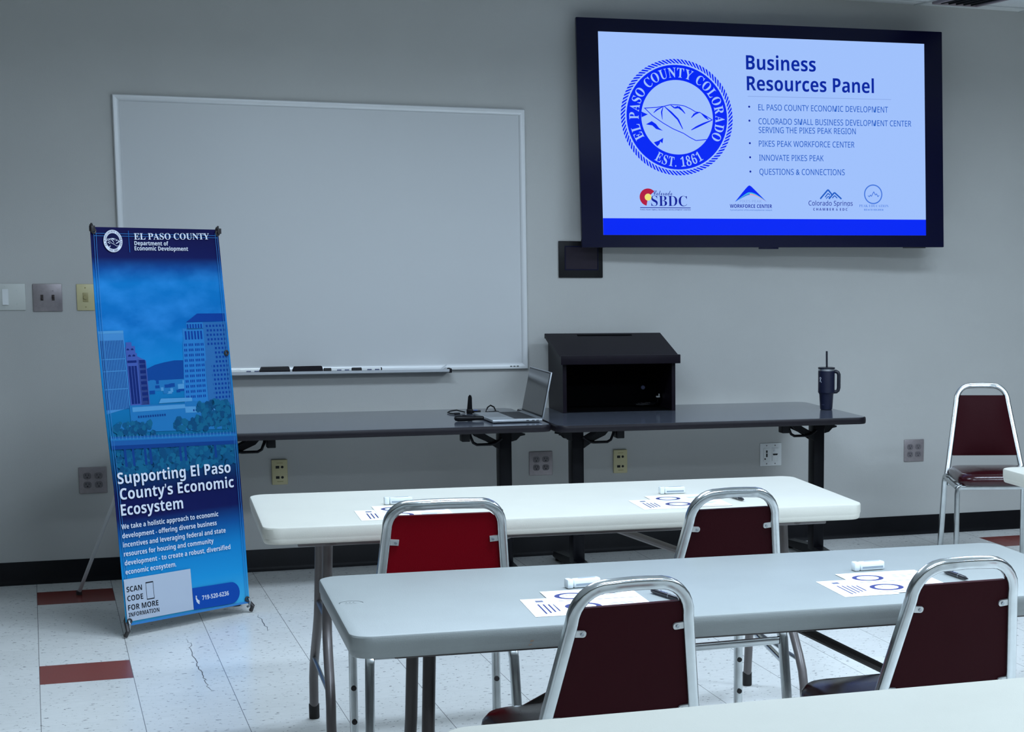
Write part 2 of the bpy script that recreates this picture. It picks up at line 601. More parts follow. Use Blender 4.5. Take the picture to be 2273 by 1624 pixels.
_tc = {}
def glyphs(body, off=0.0):
    key = (body, off)
    if key not in _tc:
        cu = bpy.data.curves.new('lettering', 'FONT')
        cu.body = body
        cu.size = 1.0
        cu.resolution_u = 3
        cu.offset = off
        o = bpy.data.objects.new('lettering', cu)
        COL.objects.link(o)
        bpy.context.view_layer.update()
        dg = bpy.context.evaluated_depsgraph_get()
        me = o.evaluated_get(dg).to_mesh()
        vs = [(v.co.x, v.co.y) for v in me.vertices]
        fs = [tuple(p.vertices) for p in me.polygons]
        o.evaluated_get(dg).to_mesh_clear()
        bpy.data.objects.remove(o)
        bpy.data.curves.remove(cu)
        _tc[key] = (vs, fs)
    return _tc[key]

CAPH = None
def caph():
    global CAPH
    if CAPH is None:
        CAPH = max(v[1] for v in glyphs('H')[0])
    return CAPH

def text(mb, body, x, y, width, cap, z, mt, F, off=0.0, slope=0.0):
    """lettering from (x, y) baseline-left, scaled to an exact width and capital height"""
    if all(ord(c) < 128 for c in body):
        body, off = sans(body, off >= 0.011), (0.005 if 0 < off < 0.011 else 0.0)
    vs, fs = glyphs(body, off)
    if not vs:
        return
    x0 = min(v[0] for v in vs); x1 = max(v[0] for v in vs)
    sx = width/(x1-x0); sy = cap/caph()
    mb.add([F(x+(v[0]-x0)*sx, y+v[1]*sy+slope*(v[0]-x0)*sx, z) for v in vs], fs, mt)

def ring_text(mb, body, R, a0, a1, h, z, mt, F, c, ay=1.0, outward=True, off=0.0, wid=1.0):
    """letters around a circle from angle a0 to a1 (degrees)"""
    adv = []
    for ch in body:
        if ch == ' ':
            adv.append(0.32)
        else:
            vs, _ = glyphs(ch, off)
            adv.append(max(v[0] for v in vs)-min(v[0] for v in vs)+0.09)
    tot = sum(adv)
    pos = 0
    sy = h/caph()
    for ch, w in zip(body, adv):
        mid = (pos+w/2)/tot
        pos += w
        if ch == ' ':
            continue
        a = RAD(a0+(a1-a0)*mid)
        vs, fs = glyphs(ch, off)
        x0 = min(v[0] for v in vs); x1 = max(v[0] for v in vs)
        sx = abs(RAD(a1-a0))*R/tot*wid
        out = []
        for vx, vy in vs:
            lx = (vx-(x0+x1)/2)*sx
            ly = vy*sy-h/2
            rr = R+ly if outward else R-ly
            aa = a-lx/R if outward else a+lx/R
            out.append(F(c[0]+rr*math.cos(aa), c[1]+ay*rr*math.sin(aa), z))
        mb.add(out, fs, mt)

def annulus(mb, c, r0, r1, z, mt, F, ay=1.0, n=72, a0=0, a1=360):
    for i in range(n):
        t0, t1 = RAD(a0+(a1-a0)*i/n), RAD(a0+(a1-a0)*(i+1)/n)
        q = [(r0, t0), (r1, t0), (r1, t1), (r0, t1)]
        vs = [F(c[0]+r*math.cos(t), c[1]+ay*r*math.sin(t), z) for r, t in q]
        if r0 < 1e-6:
            mb.add(vs[1:3]+[F(c[0], c[1], z)], [(0, 1, 2)], mt)
        else:
            mb.add(vs, [(0, 1, 2, 3)], mt)

def seal(mb, c, R, z, F, ink, paper, ay=1.0, rope=True, words=True, n_rope=92):
    """round county seal: rope edge, lettered ring, mountain drawing"""
    d = 0.0002
    annulus(mb, c, 0, R*0.90, z, ink, F, ay)
    annulus(mb, c, 0, R*0.64, z+d, paper, F, ay)
    if rope:
        for i in range(n_rope):
            a = 2*PI*i/n_rope
            w = 2*PI/n_rope*0.30
            sk = 0.045
            q = [(0.925, a-w-sk), (0.925, a+w-sk), (1.0, a+w+sk), (1.0, a-w+sk)]
            mb.add([F(c[0]+R*r*math.cos(t), c[1]+ay*R*r*math.sin(t), z) for r, t in q], [(0, 1, 2, 3)], ink)
    if words:
        ring_text(mb, serif('EL PASO COUNTY COLORADO'), R*0.77, 211, -31, R*0.165, z+d, paper, F, c, ay, True, wid=0.95)
        ring_text(mb, serif('EST. 1861'), R*0.77, 239, 303, R*0.165, z+d, paper, F, c, ay, False, wid=0.95)
    def q(x, y):
        return (c[0]+R*(x-731)/363.0, c[1]+ay*R*(722-y)/375.0)
    def st(pts, w, taper=False):
        mb.stroke([q(*p) for p in pts], w*R/363.0, z+2*d, ink, F, taper)
    st([(518, 668), (560, 664), (600, 661), (650, 652), (690, 641), (740, 642), (780, 648), (820, 666), (850, 684), (880, 688), (920, 710), (960, 734)], 5)
    st([(522, 668), (570, 715), (640, 762), (700, 796), (770, 825), (810, 850), (850, 870), (920, 861)], 5)
    st([(650, 655), (690, 690), (735, 735), (765, 797)], 15, True)
    st([(640, 655), (600, 676), (578, 697)], 10, True)
    st([(642, 652), (630, 690), (634, 738)], 9, True)
    st([(690, 645), (715, 662), (740, 655), (765, 676), (782, 697)], 15, True)
    st([(880, 685), (845, 697), (822, 722)], 13, True)
    st([(960, 734), (900, 760), (855, 782), (820, 802)], 15, True)
    st([(890, 695), (915, 716), (935, 733)], 14, True)
    for poly in ([(500, 690), (541, 708), (500, 727)], [(527, 772), (565, 750), (592, 768), (610, 792), (636, 811), (592, 800), (568, 778)],
                 [(575, 886), (605, 876), (637, 856), (631, 892), (618, 880), (612, 896), (597, 912)]):
        mb.flat([[q(*p) for p in poly]], z+2*d, ink, F)

# ------------------------------------------------------------------ the room
X0, X1, Y0 = -3.2, 6.4, -11.6
def wall(name, pts, mt=None):
    b = MB()
    b.add(pts, [tuple(range(8))[:4], (7, 6, 5, 4), (0, 4, 5, 1), (1, 5, 6, 2), (2, 6, 7, 3), (3, 7, 4, 0)], mt or M['wall'])
    return struct(b.build(name, smooth=0))
def slab(name, x0, x1, y0, y1, z0, z1, mt):
    b = MB()
    b.box(x0, x1, y0, y1, z0, z1, mt)
    return struct(b.build(name, smooth=0))

fb = MB()
fb.box(X0-0.1, X1+0.1, Y0-0.1, 0.1, -0.08, 0.0, M['floor'])
# the long cracks that run through the tiles
random.seed(4)
def crack(p, w=0.0035):
    F = lambda u, v, z: (u, v, z)
    pts = []
    for i in range(len(p)-1):
        for k in range(4):
            t = k/4
            pts.append((p[i][0]+(p[i+1][0]-p[i][0])*t+random.uniform(-.006, .006), p[i][1]+(p[i+1][1]-p[i][1])*t+random.uniform(-.012, .012)))
    pts.append(p[-1])
    fb.stroke(pts, w, 0.0006, M['crack'], F, True)
M['crack'] = mat('floor_crack', (92, 92, 98), 0.7)
CRACKS = [[(0.132, -1.455), (0.136, -1.578), (0.126, -1.645), (0.131, -1.893), (0.128, -1.974), (0.136, -2.106), (0.140, -2.205), (0.135, -2.292), (0.150, -2.38)],
          [(0.432, -1.043), (0.442, -1.264), (0.435, -1.404)]]
for c_ in CRACKS:
    crack(c_)
struct(fb.build('floor', smooth=0))

wb_ = slab('wall_back', X0-0.1, X1+0.1, 0.0, 0.1, 0.0, CEIL, M['wall'])
slab('wall_left', X0-0.1, X0, Y0, 0.0, 0.0, CEIL, M['wall_far'])
slab('wall_right', X1, X1+0.1, Y0, 0.0, 0.0, CEIL, M['wall_far'])
slab('wall_front', X0-0.1, X1+0.1, Y0-0.1, Y0, 0.0, CEIL, M['wall_far'])

cb_ = MB()
cb_.box(X0-0.1, X1+0.1, Y0-0.1, 0.1, CEIL, CEIL+0.08, M['ceiling'])
x = 3.866-0.6096*11
while x < X1:
    cb_.box(x-0.012, x+0.012, Y0, -0.002, CEIL-0.003, CEIL+0.01, M['tbar'])
    x += 0.6096
y = -0.175
while y > Y0:
    cb_.box(X0, X1, y-0.012, y+0.012, CEIL-0.0032, CEIL+0.01, M['tbar'])
    y -= 1.2192
struct(cb_.build('ceiling', smooth=0))

def baseboard(name, x0, x1, y0, y1):
    b = MB()
    if name.endswith('back'):
        b.prism([(0, 0), (-0.016, 0), (-0.010, 0.010), (-0.006, 0.022), (-0.005, 0.096), (-0.002, 0.102), (0, 0.102)], 'x', x0, x1, M['base'])
    else:
        b.box(x0, x1, y0, y1, 0, 0.102, M['base'])
    return struct(b.build(name))
baseboard('baseboard_back', X0, X1, 0, 0)
baseboard('baseboard_left', X0, X0+0.006, Y0, -0.017)
baseboard('baseboard_right', X1-0.006, X1, Y0, -0.017)

# dark slotted grille in the ceiling near the right end of the wall
t = thing('ceiling_grille', 'dark slotted ceiling grille with pale metal frame above the television', 'ceiling grille', (4.0, -0.80, CEIL))
b = MB()
fx, fy, fw = 0.128, 0.615, 0.022
for a in ((-fx, fx, -fy, -fy+fw), (-fx, fx, fy-fw, fy), (-fx, -fx+fw, -fy+fw, fy-fw), (fx-fw, fx, -fy+fw, fy-fw)):
    b.box(a[0], a[1], a[2], a[3], -0.016, -0.001, mat('grille_frame', (150, 138, 142), 0.5) if 'grille_frame' not in bpy.data.materials else bpy.data.materials['grille_frame'], 0.003)
b.build('frame', t)
b = MB()
b.box(-fx+fw, fx-fw, -fy+fw, fy-fw, -0.006, -0.001, M['dark_gap'])
b.build('backing', t)
b = MB()
for i in range(5):
    xx = -0.084+i*0.042
    b.box(xx-0.003, xx+0.003, -fy+fw, fy-fw, -0.014, -0.006, M['dark_gap'])
b.build('louvre', t)

# ------------------------------------------------------------------ whiteboard
WBW, WBH, WBT = 1.823, 1.233, 2.1535
t = thing('whiteboard', 'large blank wall-mounted whiteboard with pale metal frame and pen tray', 'whiteboard', (WBW/2, 0, WBT-WBH))
hw = WBW/2
b = MB()
b.box(-hw+0.02, hw-0.02, -0.012, -0.002, 0.02, WBH-0.02, M['wb_face'])
b.build('writing_surface', t, smooth=0)
b = MB()
fr, dp = 0.030, -0.022
prof = [(0, -0.001), (0, -0.016), (0.004, dp), (0.014, dp), (fr-0.004, -0.017), (fr, -0.012), (fr, -0.001)]
def frame_side(p0, p1, inward):
    """one mitred rail from p0 to p1 (xz), inward = unit vector to the board"""
    p0, p1, inw = Vector(p0), Vector(p1), Vector(inward)
    d = (p1-p0).normalized()
    vs = []
    for p, s in ((p0, 1), (p1, -1)):
        for o, yy in prof:
            q = p+inw*o+d*o*s
            vs.append((q.x, yy, q.y))
    n = len(prof)
    fs = [(i, (i+1) % n, n+(i+1) % n, n+i) for i in range(n)]+[tuple(range(n))[::-1], tuple(range(n, 2*n))]
    b.add(vs, fs, M['wb_frame'])
frame_side((-hw, WBH), (hw, WBH), (0, -1))
frame_side((hw, WBH), (hw, 0), (-1, 0))
frame_side((hw, 0), (-hw, 0), (0, 1))
frame_side((-hw, 0), (-hw, WBH), (1, 0))
b.build('frame', t, smooth=30)
b = MB()
TX0, TX1 = 0.40-hw, 1.432-hw
# tray: shelf with rolled front lip, end caps
b.prism([(-0.02, 0.006), (-0.062, 0.002), (-0.070, 0.004), (-0.074, 0.010), (-0.077, 0.010), (-0.077, -0.002), (-0.060, -0.006), (-0.0, -0.004), (-0.0, 0.006)], 'x', TX0, TX1, M['tray'])
b.build('pen_tray', t, smooth=20)
for xx in (TX0-0.012, TX1):
    b = MB()
    b.box(xx, xx+0.012, -0.076, -0.004, -0.008, 0.012, M['felt'], 0.002)
    b.build('tray_end_cap', t)
b = MB()
for k in range(3):
    b.box(hw-0.09+k*0.016, hw-0.079+k*0.016, -0.0225, -0.0215, 0.012, 0.017, M['poly_line'])
b.build('maker_mark', t, smooth=0)

TZ = WBT-WBH+0.0045    # tray shelf height
def eraser(x0, x1, label, tone):
    cx = (x0+x1)/2; L = x1-x0
    t = thing('board_eraser', label, 'eraser', (cx, -0.044, TZ), 0, 'erasers on the whiteboard tray')
    b = MB()
    b.box(-L/2, L/2, -0.022, 0.022, 0, 0.011, M['felt'], 0.002)
    b.build('felt_pad', t)
    b = MB()
    b.prism([(-L/2, 0.011), (L/2, 0.011), (L/2-0.004, 0.027), (-L/2+0.008, 0.026)], 'y', -0.021, 0.021, tone)
    b.build('grip', t)
eraser(0.578, 0.709, 'black felt board eraser on the whiteboard tray, nearer the blue banner', M['feltcap'])
eraser(0.723, 0.855, 'dark grey felt board eraser on the tray, touching the first marker', M['felt'])

def marker(x0, xcap, x1, label, capm, endm=None, r=0.0085, y=-0.05):
    t = thing('dry_erase_marker', label, 'marker', (x0, y, TZ), 0, 'markers on the whiteboard tray')
    b = MB()
    b.cyl((xcap-x0, 0, r), 'x', r, x1-xcap, M['white'], 16)
    if endm:
        b.cyl((x1-x0-0.004, 0, r), 'x', r*1.03, 0.006, endm, 16)
    for k in range(2):
        b.box(xcap-x0+0.025+k*0.035, xcap-x0+0.045+k*0.035, -r-0.0006, -r+0.0010, r-0.003, r+0.002, M['inkgrey'])
    b.build('barrel', t)
    b = MB()
    b.cyl((0, 0, r), 'x', r*1.12, xcap-x0, capm, 16)
    b.build('cap', t)
marker(0.860, 0.893, 0.984, 'white marker with black cap on the tray, next to the grey eraser', M['feltcap'])
marker(0.986, 1.030, 1.121, 'white marker with black cap and black end ring, right of the other capped marker', M['feltcap'], M['feltcap'])
marker(0.452, 0.493, 0.572, 'all-white marker on the tray, half hidden by the blue banner', M['white'], None, 0.0085)
b = MB()
b.add([(1.325, -0.06, TZ+.0005), (1.40, -0.06, TZ+.0005), (1.425, -0.06, TZ+0.022), (1.425, -0.028, TZ+0.022), (1.40, -0.028, TZ+.0005), (1.325, -0.028, TZ+.0005),
       (1.325, -0.06, TZ+.0015), (1.40, -0.06, TZ+.0015), (1.4245, -0.06, TZ+0.024), (1.4245, -0.028, TZ+0.024), (1.40, -0.028, TZ+.0015), (1.325, -0.028, TZ+.0015)],
      [(5, 4, 1, 0), (4, 3, 2, 1), (6, 7, 10, 11), (7, 8, 9, 10), (0, 1, 7, 6), (1, 2, 8, 7), (2, 3, 9, 8), (3, 4, 10, 9), (4, 5, 11, 10), (5, 0, 6, 11)], M['paper'])
tag(b.build('paper_slip', smooth=0), 'curled slip of white paper at the right end of the whiteboard tray', 'paper')

# ------------------------------------------------------------------ wall plates
def plate(t, w, h, mt, th=0.006, bev=0.003):
    b = MB()
    b.box(-w/2, w/2, -th, -0.0005, -h/2, h/2, mt, bev)
    b.build('cover_plate', t)
def screws(t, pts, mt, y=-0.0075):
    for sx, sz in pts:
        b = MB()
        b.cyl((sx, y, sz), 'y', 0.0032, 0.002, mt, 10)
        b.build('screw', t)

def outlet4(x, z, label, pm, w=0.116):
    t = thing('electrical_outlet', label, 'outlet', (x, 0, z), 0, 'four-socket wall outlets')
    plate(t, w, 0.118, pm)
    for ox in (-0.0235, 0.0235):
        for oz in (-0.02, 0.02):
            b = MB()
            pts = rrect(-0.0165, 0.0165, -0.0145, 0.0145, 0.011, 6)
            b.prism([(ox+px, oz+pz) for px, pz in pts], 'y', -0.0078, -0.005, M['recept'])
            for sx, hh in ((-0.0062, 0.0075), (0.0062, 0.0060)):
                b.box(ox+sx-0.0012, ox+sx+0.0012, -0.0082, -0.0070, oz+0.001, oz+0.001+hh, M['slot'])
            b.cyl((ox, -0.0082, oz-0.0066), 'y', 0.0030, 0.0012, M['slot'], 10)
            b.build('receptacle', t)
    screws(t, [(-0.0235, 0), (0.0235, 0)], pm)
outlet4(-0.145, 0.455, 'grey steel outlet plate low on the wall, behind the banner leg', M['steel_plate'])
outlet4(1.882, 0.456, 'grey steel outlet plate between the two black table legs', M['steel_plate'])
outlet4(3.891, 0.451, 'grey steel outlet plate on the bare wall left of the far maroon chair', M['steel_plate'])

def phone_plate(x, z, label):
    t = thing('phone_jack', label, 'phone jack', (x, 0, z), 0, 'ivory phone jacks')
    b = MB()
    b.box(-0.035, 0.035, -0.014, -0.0005, -0.058, 0.058, M['ivory'], 0.003)
    b.build('cover_plate', t)
    for oz in (0.024, -0.024):
        for ox, r in ((-0.010, 0), (0.011, 1)):
            b = MB()
            if r:
                b.cyl((ox, -0.0150, oz), 'y', 0.0062, 0.002, M['slot'], 12)
            else:
                b.box(ox-0.008, ox+0.008, -0.0150, -0.0135, oz-0.006, oz+0.006, M['slot'])
            b.build('jack_hole', t)
    for oz in (0.043, -0.043):
        b = MB()
        b.box(-0.013, 0.014, -0.0146, -0.0138, oz-0.002, oz+0.002, M['ivory_dk'])
        b.build('label_mark', t, smooth=0)
phone_plate(0.655, 0.461, 'ivory phone jack plate on the dim wall right of the blue banner')
phone_plate(2.281, 0.452, 'ivory phone jack plate under the table that carries the lectern')

t = thing('media_jack_plate', 'white wall plate with media sockets under the right dark table', 'wall plate', (3.080, 0, 0.458))
plate(t, 0.118, 0.118, M['white'])
for ox in (-0.023, 0.023):
    b = MB()
    b.box(ox-0.0165, ox+0.0165, -0.0085, -0.005, -0.034, 0.034, M['white'], 0.001)
    if ox < 0:
        b.box(ox-0.004, ox+0.004, -0.0095, -0.008, 0.010, 0.022, M['slot'])
        b.box(ox-0.004, ox+0.004, -0.0095, -0.008, -0.012, 0.006, M['slot'])
        b.cyl((ox-0.009, -0.0095, -0.022), 'y', 0.004, 0.0015, M['slot'], 12)
    else:
        b.cyl((ox-0.004, -0.011, 0.018), 'y', 0.005, 0.003, M['silver'], 12)
        b.prism([(ox-0.014, 0.004), (ox+0.014, 0.004), (ox+0.011, -0.004), (ox-0.011, -0.004)], 'y', -0.0095, -0.008, M['slot'])
    b.build('insert', t)
screws(t, [(-0.023, 0.047), (0.023, 0.047), (-0.023, -0.047), (0.023, -0.047)], M['recept'])

t = thing('light_switch', 'white painted switch plate with one rocker, cut by the left edge', 'light switch', (-0.4415, 0, 1.270))
plate(t, 0.116, 0.116, M['paint_plate'])
b = MB()
b.prism([(-0.006, -0.034), (-0.012, -0.034), (-0.0075, 0.0), (-0.0095, 0.034), (-0.006, 0.034)], 'x', -0.034, -0.010, M['white'])
b.build('rocker', t)
screws(t, [(-0.022, 0.047), (-0.022, -0.047), (0.024, 0.030), (0.024, -0.030)], M['paint_plate'])
t = thing('light_switch', 'brushed steel double toggle switch plate left of the banner', 'light switch', (-0.2955, 0, 1.267))
plate(t, 0.118, 0.120, M['steel_plate'], 0.007)
for ox, s in ((-0.0225, -1), (0.0225, 1)):
    b = MB()
    b.box(ox-0.0055, ox+0.0055, -0.0085, -0.006, -0.0125, 0.0125, M['steel_dk'])
    b.box(ox-0.004, ox+0.004, -0.018, -0.008, -0.004+s*0.004, 0.004+s*0.004, M['steel_dk'], 0.001)
    b.build('toggle', t)
screws(t, [(-0.0225, 0.030), (0.0225, 0.030), (-0.0225, -0.030), (0.0225, -0.030)], M['steel_plate'])
t = thing('light_switch', 'ivory single switch plate half hidden behind the top of the banner', 'light switch', (-0.142, 0, 1.268))
plate(t, 0.072, 0.116, M['ivory'])
b = MB()
b.box(-0.011, 0.011, -0.0085, -0.005, -0.020, 0.020, M['ivory_dk'], 0.001)
b.cyl((0, -0.014, 0), 'y', 0.009, 0.008, M['ivory_dk'], 16)
b.build('dimmer_knob', t)
screws(t, [(0, 0.042), (0, -0.042)], M['ivory_dk'])

# control panel partly behind the television
t = thing('wall_control_panel', 'small black wall control panel below the lower left television corner', 'control panel', (2.090, 0, 1.4475))
b = MB()
hw_, hh_ = 0.1095, 0.0880
b.box(-hw_, hw_, -0.010, -0.001, -hh_, hh_, M['black'], 0.003)
for a in ((-0.080, 0.087, 0.060, 0.065), (-0.080, 0.087, -0.052, -0.047), (-0.080, -0.076, -0.047, 0.060), (0.083, 0.087, -0.047, 0.060)):
    b.box(a[0], a[1], -0.0125, -0.009, a[2], a[3], M['bezel'])
b.build('housing', t)
b = MB()
b.box(-0.075, 0.081, -0.0112, -0.009, -0.046, 0.059, M['glass_dk'])
b.build('display', t, smooth=0)

# ------------------------------------------------------------------ television with the slide
SC_TV = 0.99345
tv = thing('television', 'huge wall-mounted television showing a pale blue title slide', 'television', (2.9972, -0.160, 2.0582))
tv.rotation_euler = (Matrix.Rotation(-0.06336, 3, 'Z') @ Matrix.Rotation(-0.04238, 3, 'X') @ Matrix.Rotation(-0.01005, 3, 'Y')).to_euler()
W2, H2 = 1.8844*SC_TV/2, 1.0927*SC_TV/2
SL, SR, SB, ST = -0.8375*SC_TV, 0.8425*SC_TV, -0.486*SC_TV, 0.482*SC_TV
b = MB()
b.box(-W2, W2, 0.0, 0.030, -H2, H2, M['bezel'], 0.004)
b.box(-W2*0.6, W2*0.6, 0.028, 0.062, -H2*0.75, H2*0.55, M['tvback'], 0.008)
b.box(-0.05, 0.05, 0.004, 0.022, -H2-0.008, -H2+0.004, M['bezel'], 0.002)
b.build('housing', tv)
b = MB()
b.box(-0.30, 0.30, 0.060, 0.078, -0.18, 0.10, M['blacksteel'], 0.003)
b.box(-0.06, 0.06, 0.076, 0.140, -0.10, 0.04, M['blacksteel'], 0.003)
b.build('wall_bracket', tv)
b = MB()
b.box(W2-0.22, W2-0.10, 0.003, 0.018, -H2-0.004, -H2+0.003, M['tvback'], 0.001)
b.build('logo_strip', tv)

s = MB()
FT = lambda u, v, z: (u*SC_TV, -z, v*SC_TV)
l_, r_, b_, t_ = SL/SC_TV, SR/SC_TV, SB/SC_TV, ST/SC_TV
BAR = -0.4055
s.box(SL, SR, -0.0008, 0.002, SB, ST, M['s_bg'])
s.flat([[(l_, b_), (r_, b_), (r_, BAR), (l_, BAR)]], 0.0012, M['s_blue'], FT)
seal(s, (-0.457, 0.084), 0.280, 0.0012, FT, M['s_blue'], M['s_bg'], 1.0)
Z = 0.0012
text(s, 'Business', -0.103, 0.325, 0.362, 0.066, Z, M['s_title'], FT, 0.012)
text(s, 'Resources Panel', -0.101, 0.2235, 0.668, 0.066, Z, M['s_title'], FT, 0.012, 0.006)
s.flat([[(-0.097, 0.1935), (0.659, 0.1965), (0.659, 0.1990), (-0.097, 0.1960)]], Z, M['s_faint'], FT)
for body, yy, w in (('EL PASO COUNTY ECONOMIC DEVELOPMENT', 0.128, 0.686), ('COLORADO SMALL BUSINESS DEVELOPMENT CENTER', 0.0600, 0.812), ('SERVING THE PIKES PEAK REGION', 0.0175, 0.511),
                    ('PIKES PEAK WORKFORCE CENTER', -0.0495, 0.503), ('INNOVATE PIKES PEAK', -0.1185, 0.338), ('QUESTIONS & CONNECTIONS', -0.1875, 0.449)):
    text(s, body, -0.0445, yy, w, 0.0275, Z, M['s_text'], FT, 0.005, 0.006)
for yy in (0.144, 0.076, -0.034, -0.103, -0.173):
    annulus(s, (-0.091, yy), 0, 0.0052, Z, M['s_title'], FT, 1, 12)
# small-business logo
annulus(s, (-0.612, -0.303), 0.017, 0.042, Z, M['s_red'], FT, 1, 30, 42, 258)
annulus(s, (-0.612, -0.303), 0, 0.017, Z, M['s_yellow'], FT, 1, 20)
text(s, serif('SBDC'), -0.597, -0.3455, 0.180, 0.050, Z+0.0002, M['s_dark'], FT, -0.008)
text(s, script('Colorado'), -0.585, -0.294, 0.094, 0.026, Z+0.0002, M['s_dark'], FT)
s.flat([[(-0.653, -0.3555), (-0.400, -0.3550), (-0.400, -0.3515), (-0.653, -0.3520)]], Z, M['s_dark'], FT)
text(s, 'PIKES PEAK SMALL BUSINESS DEVELOPMENT CENTER', -0.653, -0.3665, 0.253, 0.0062, Z, M['s_dark'], FT, 0.004)
# workforce centre logo: peak over a rainbow arch
def qb(p0, p1, p2, n=14):
    return [((1-k)**2*p0[0]+2*k*(1-k)*p1[0]+k*k*p2[0], (1-k)**2*p0[1]+2*k*(1-k)*p1[1]+k*k*p2[1]) for k in [i/n for i in range(n+1)]]
top = qb((-0.172, -0.321), (-0.118, -0.256), (-0.104, -0.244), 8)+[(-0.097, -0.241)]+qb((-0.088, -0.246), (-0.060, -0.272), (-0.009, -0.322), 8)
def arch(lo, hi, m1, off):
    n = len(lo)
    for i in range(n-1):
        s.flat([[lo[i], lo[i+1], hi[i+1], hi[i]]], Z+off, m1, FT)
n = len(top)
def low(h):
    return [(p[0], -0.322+(1-((2*i/(n-1))-1)**2)*h) for i, p in enumerate(top)]
arch(low(0.046), [(p[0], max(p[1], q_[1])) for p, q_ in zip(top, low(0.046))], M['s_blue'], 0)
arch(low(0.040), low(0.047), M['s_cyan'], 0.0002)
k0 = n//2
arch(low(0.034)[k0:], low(0.041)[k0:], M['s_pink'], 0.0002)
arch(low(0.034)[:k0+1], low(0.041)[:k0+1], M['s_mid'], 0.0002)
text(s, 'PIKES PEAK', -0.149, -0.3255, 0.114, 0.0125, Z+0.0002, M['s_faint'], FT)
text(s, 'WORKFORCE CENTER', -0.200, -0.3515, 0.218, 0.0165, Z, M['s_title'], FT, 0.016)
text(s, 'A proud partner of the americanjobcenter network', -0.200, -0.3655, 0.218, 0.0066, Z, M['s_text'], FT)
# chamber logo: twin peaks
for pts, w in ((((0.272, -0.304), (0.314, -0.258), (0.334, -0.282)), 0.0075), (((0.318, -0.304), (0.348, -0.272), (0.385, -0.304)), 0.0075),
               (((0.298, -0.296), (0.314, -0.276), (0.324, -0.286)), 0.005), (((0.336, -0.300), (0.349, -0.287), (0.362, -0.300)), 0.005), (((0.303, -0.303), (0.316, -0.291), (0.323, -0.297)), 0.004)):
    s.stroke(pts, w, Z, M['s_text'], FT)
text(s, 'Colorado Springs', 0.210, -0.3375, 0.235, 0.0225, Z, M['s_dark'], FT, 0.006)
text(s, 'C H A M B E R  &  E D C', 0.234, -0.3625, 0.182, 0.0120, Z, M['s_dark'], FT, 0.014)
# education logo: ring with small peaks
annulus(s, (0.556, -0.279), 0.0435, 0.0495, Z, M['s_mid'], FT, 1, 40)
s.stroke([(0.528, -0.286), (0.535, -0.292), (0.541, -0.282), (0.546, -0.290), (0.559, -0.266), (0.568, -0.283), (0.574, -0.276), (0.581, -0.291), (0.588, -0.284)], 0.0038, Z, M['s_mid'], FT)
text(s, serif('PEAK EDUCATION'), 0.480, -0.3435, 0.158, 0.0125, Z, M['s_mid'], FT, -0.012)
text(s, serif('REACH HIGHER'), 0.505, -0.3610, 0.106, 0.0085, Z, M['s_mid'], FT)
so = s.build('screen', tv, smooth=0)
so['label'] = 'lit slide with county seal and list of panel members'

# ------------------------------------------------------------------ folding banner stand
BW, BH = 0.610, 1.537
bn = thing('banner_stand', 'tall blue printed banner on a tripod stand, left of the tables', 'banner', (0.1638, -1.1786, 0), 0.6352)
TB = Matrix.Translation((0, 0, 0.0441)) @ Matrix.Rotation(-0.0833, 4, 'X') @ Matrix.Rotation(0.0101, 4, 'Y')
def FB(u, v, z):
    s1 = math.sin(PI*min(max(v, 0), 1))
    xx = (u-0.5)*BW
    left = -0.012*(1-u)**2*(math.sin(PI*min(max((v-0.35)/0.65, 0), 1))**1.0) if v > 0.35 else 0
    xx += left + 0.009*u*u*s1
    return TB @ Vector((xx, -z, v*BH))
# sheet with its printed picture
s = MB()
nu, nv = 10, 40
vs, fs = [], []
for side, zz in ((0, 0.0), (1, -0.0016)):
    for j in range(nv+1):
        for i in range(nu+1):
            vs.append(FB(i/nu, j/nv, zz))
w_ = nu+1
for j in range(nv):
    for i in range(nu):
        a = j*w_+i
        fs.append((a, a+1, a+1+w_, a+w_))
o2 = (nv+1)*w_
for j in range(nv):
    for i in range(nu):
        a = o2+j*w_+i
        fs.append((a+w_, a+1+w_, a+1, a))
for i in range(nu):
    fs.append((i+1, i, o2+i, o2+i+1)); a = nv*w_+i; fs.append((a, a+1, o2+a+1, o2+a))
for j in range(nv):
    a = j*w_; fs.append((a, a+w_, o2+a+w_, o2+a)); a = j*w_+nu; fs.append((a+w_, a, o2+a, o2+a+w_))
s.add(vs, fs, M['b_sheet'])
n_sheet = len(s.v)
uvs = {}
k = 0
for side in (0, 1):
    for j in range(nv+1):
        for i in range(nu+1):
            uvs[k] = (i/nu, j/nv); k += 1
E0 = 0.0004
def bpoly(pts, mt, lay=1):
    s.flat([pts], E0*lay, mt, FB)
def brect(u0, u1, v0, v1, mt, lay=1):
    bpoly([(u0, v0), (u1, v0), (u1, v1), (u0, v1)], mt, lay)
# hills
for i, (u0, u1, h0, h1) in enumerate(((0.33, 0.40, 0.642, 0.652), (0.40, 0.47, 0.652, 0.657), (0.47, 0.55, 0.657, 0.661), (0.55, 0.63, 0.661, 0.660))):
    bpoly([(u0, 0.585), (u1, 0.585), (u1, h1), (u0, h0)], M['b_hill'], 1)
brect(0.33, 0.62, 0.585, 0.612, M['b_low'], 2)
random.seed(11)
for i in range(16):
    u = random.uniform(0.34, 0.60); v = random.uniform(0.575, 0.605)
    brect(u, u+random.uniform(.02, .05), v, v+random.uniform(.006, .014), random.choice((M['b_low2'], M['b_low'], M['b_hill'])), 2.2+i*0.04)
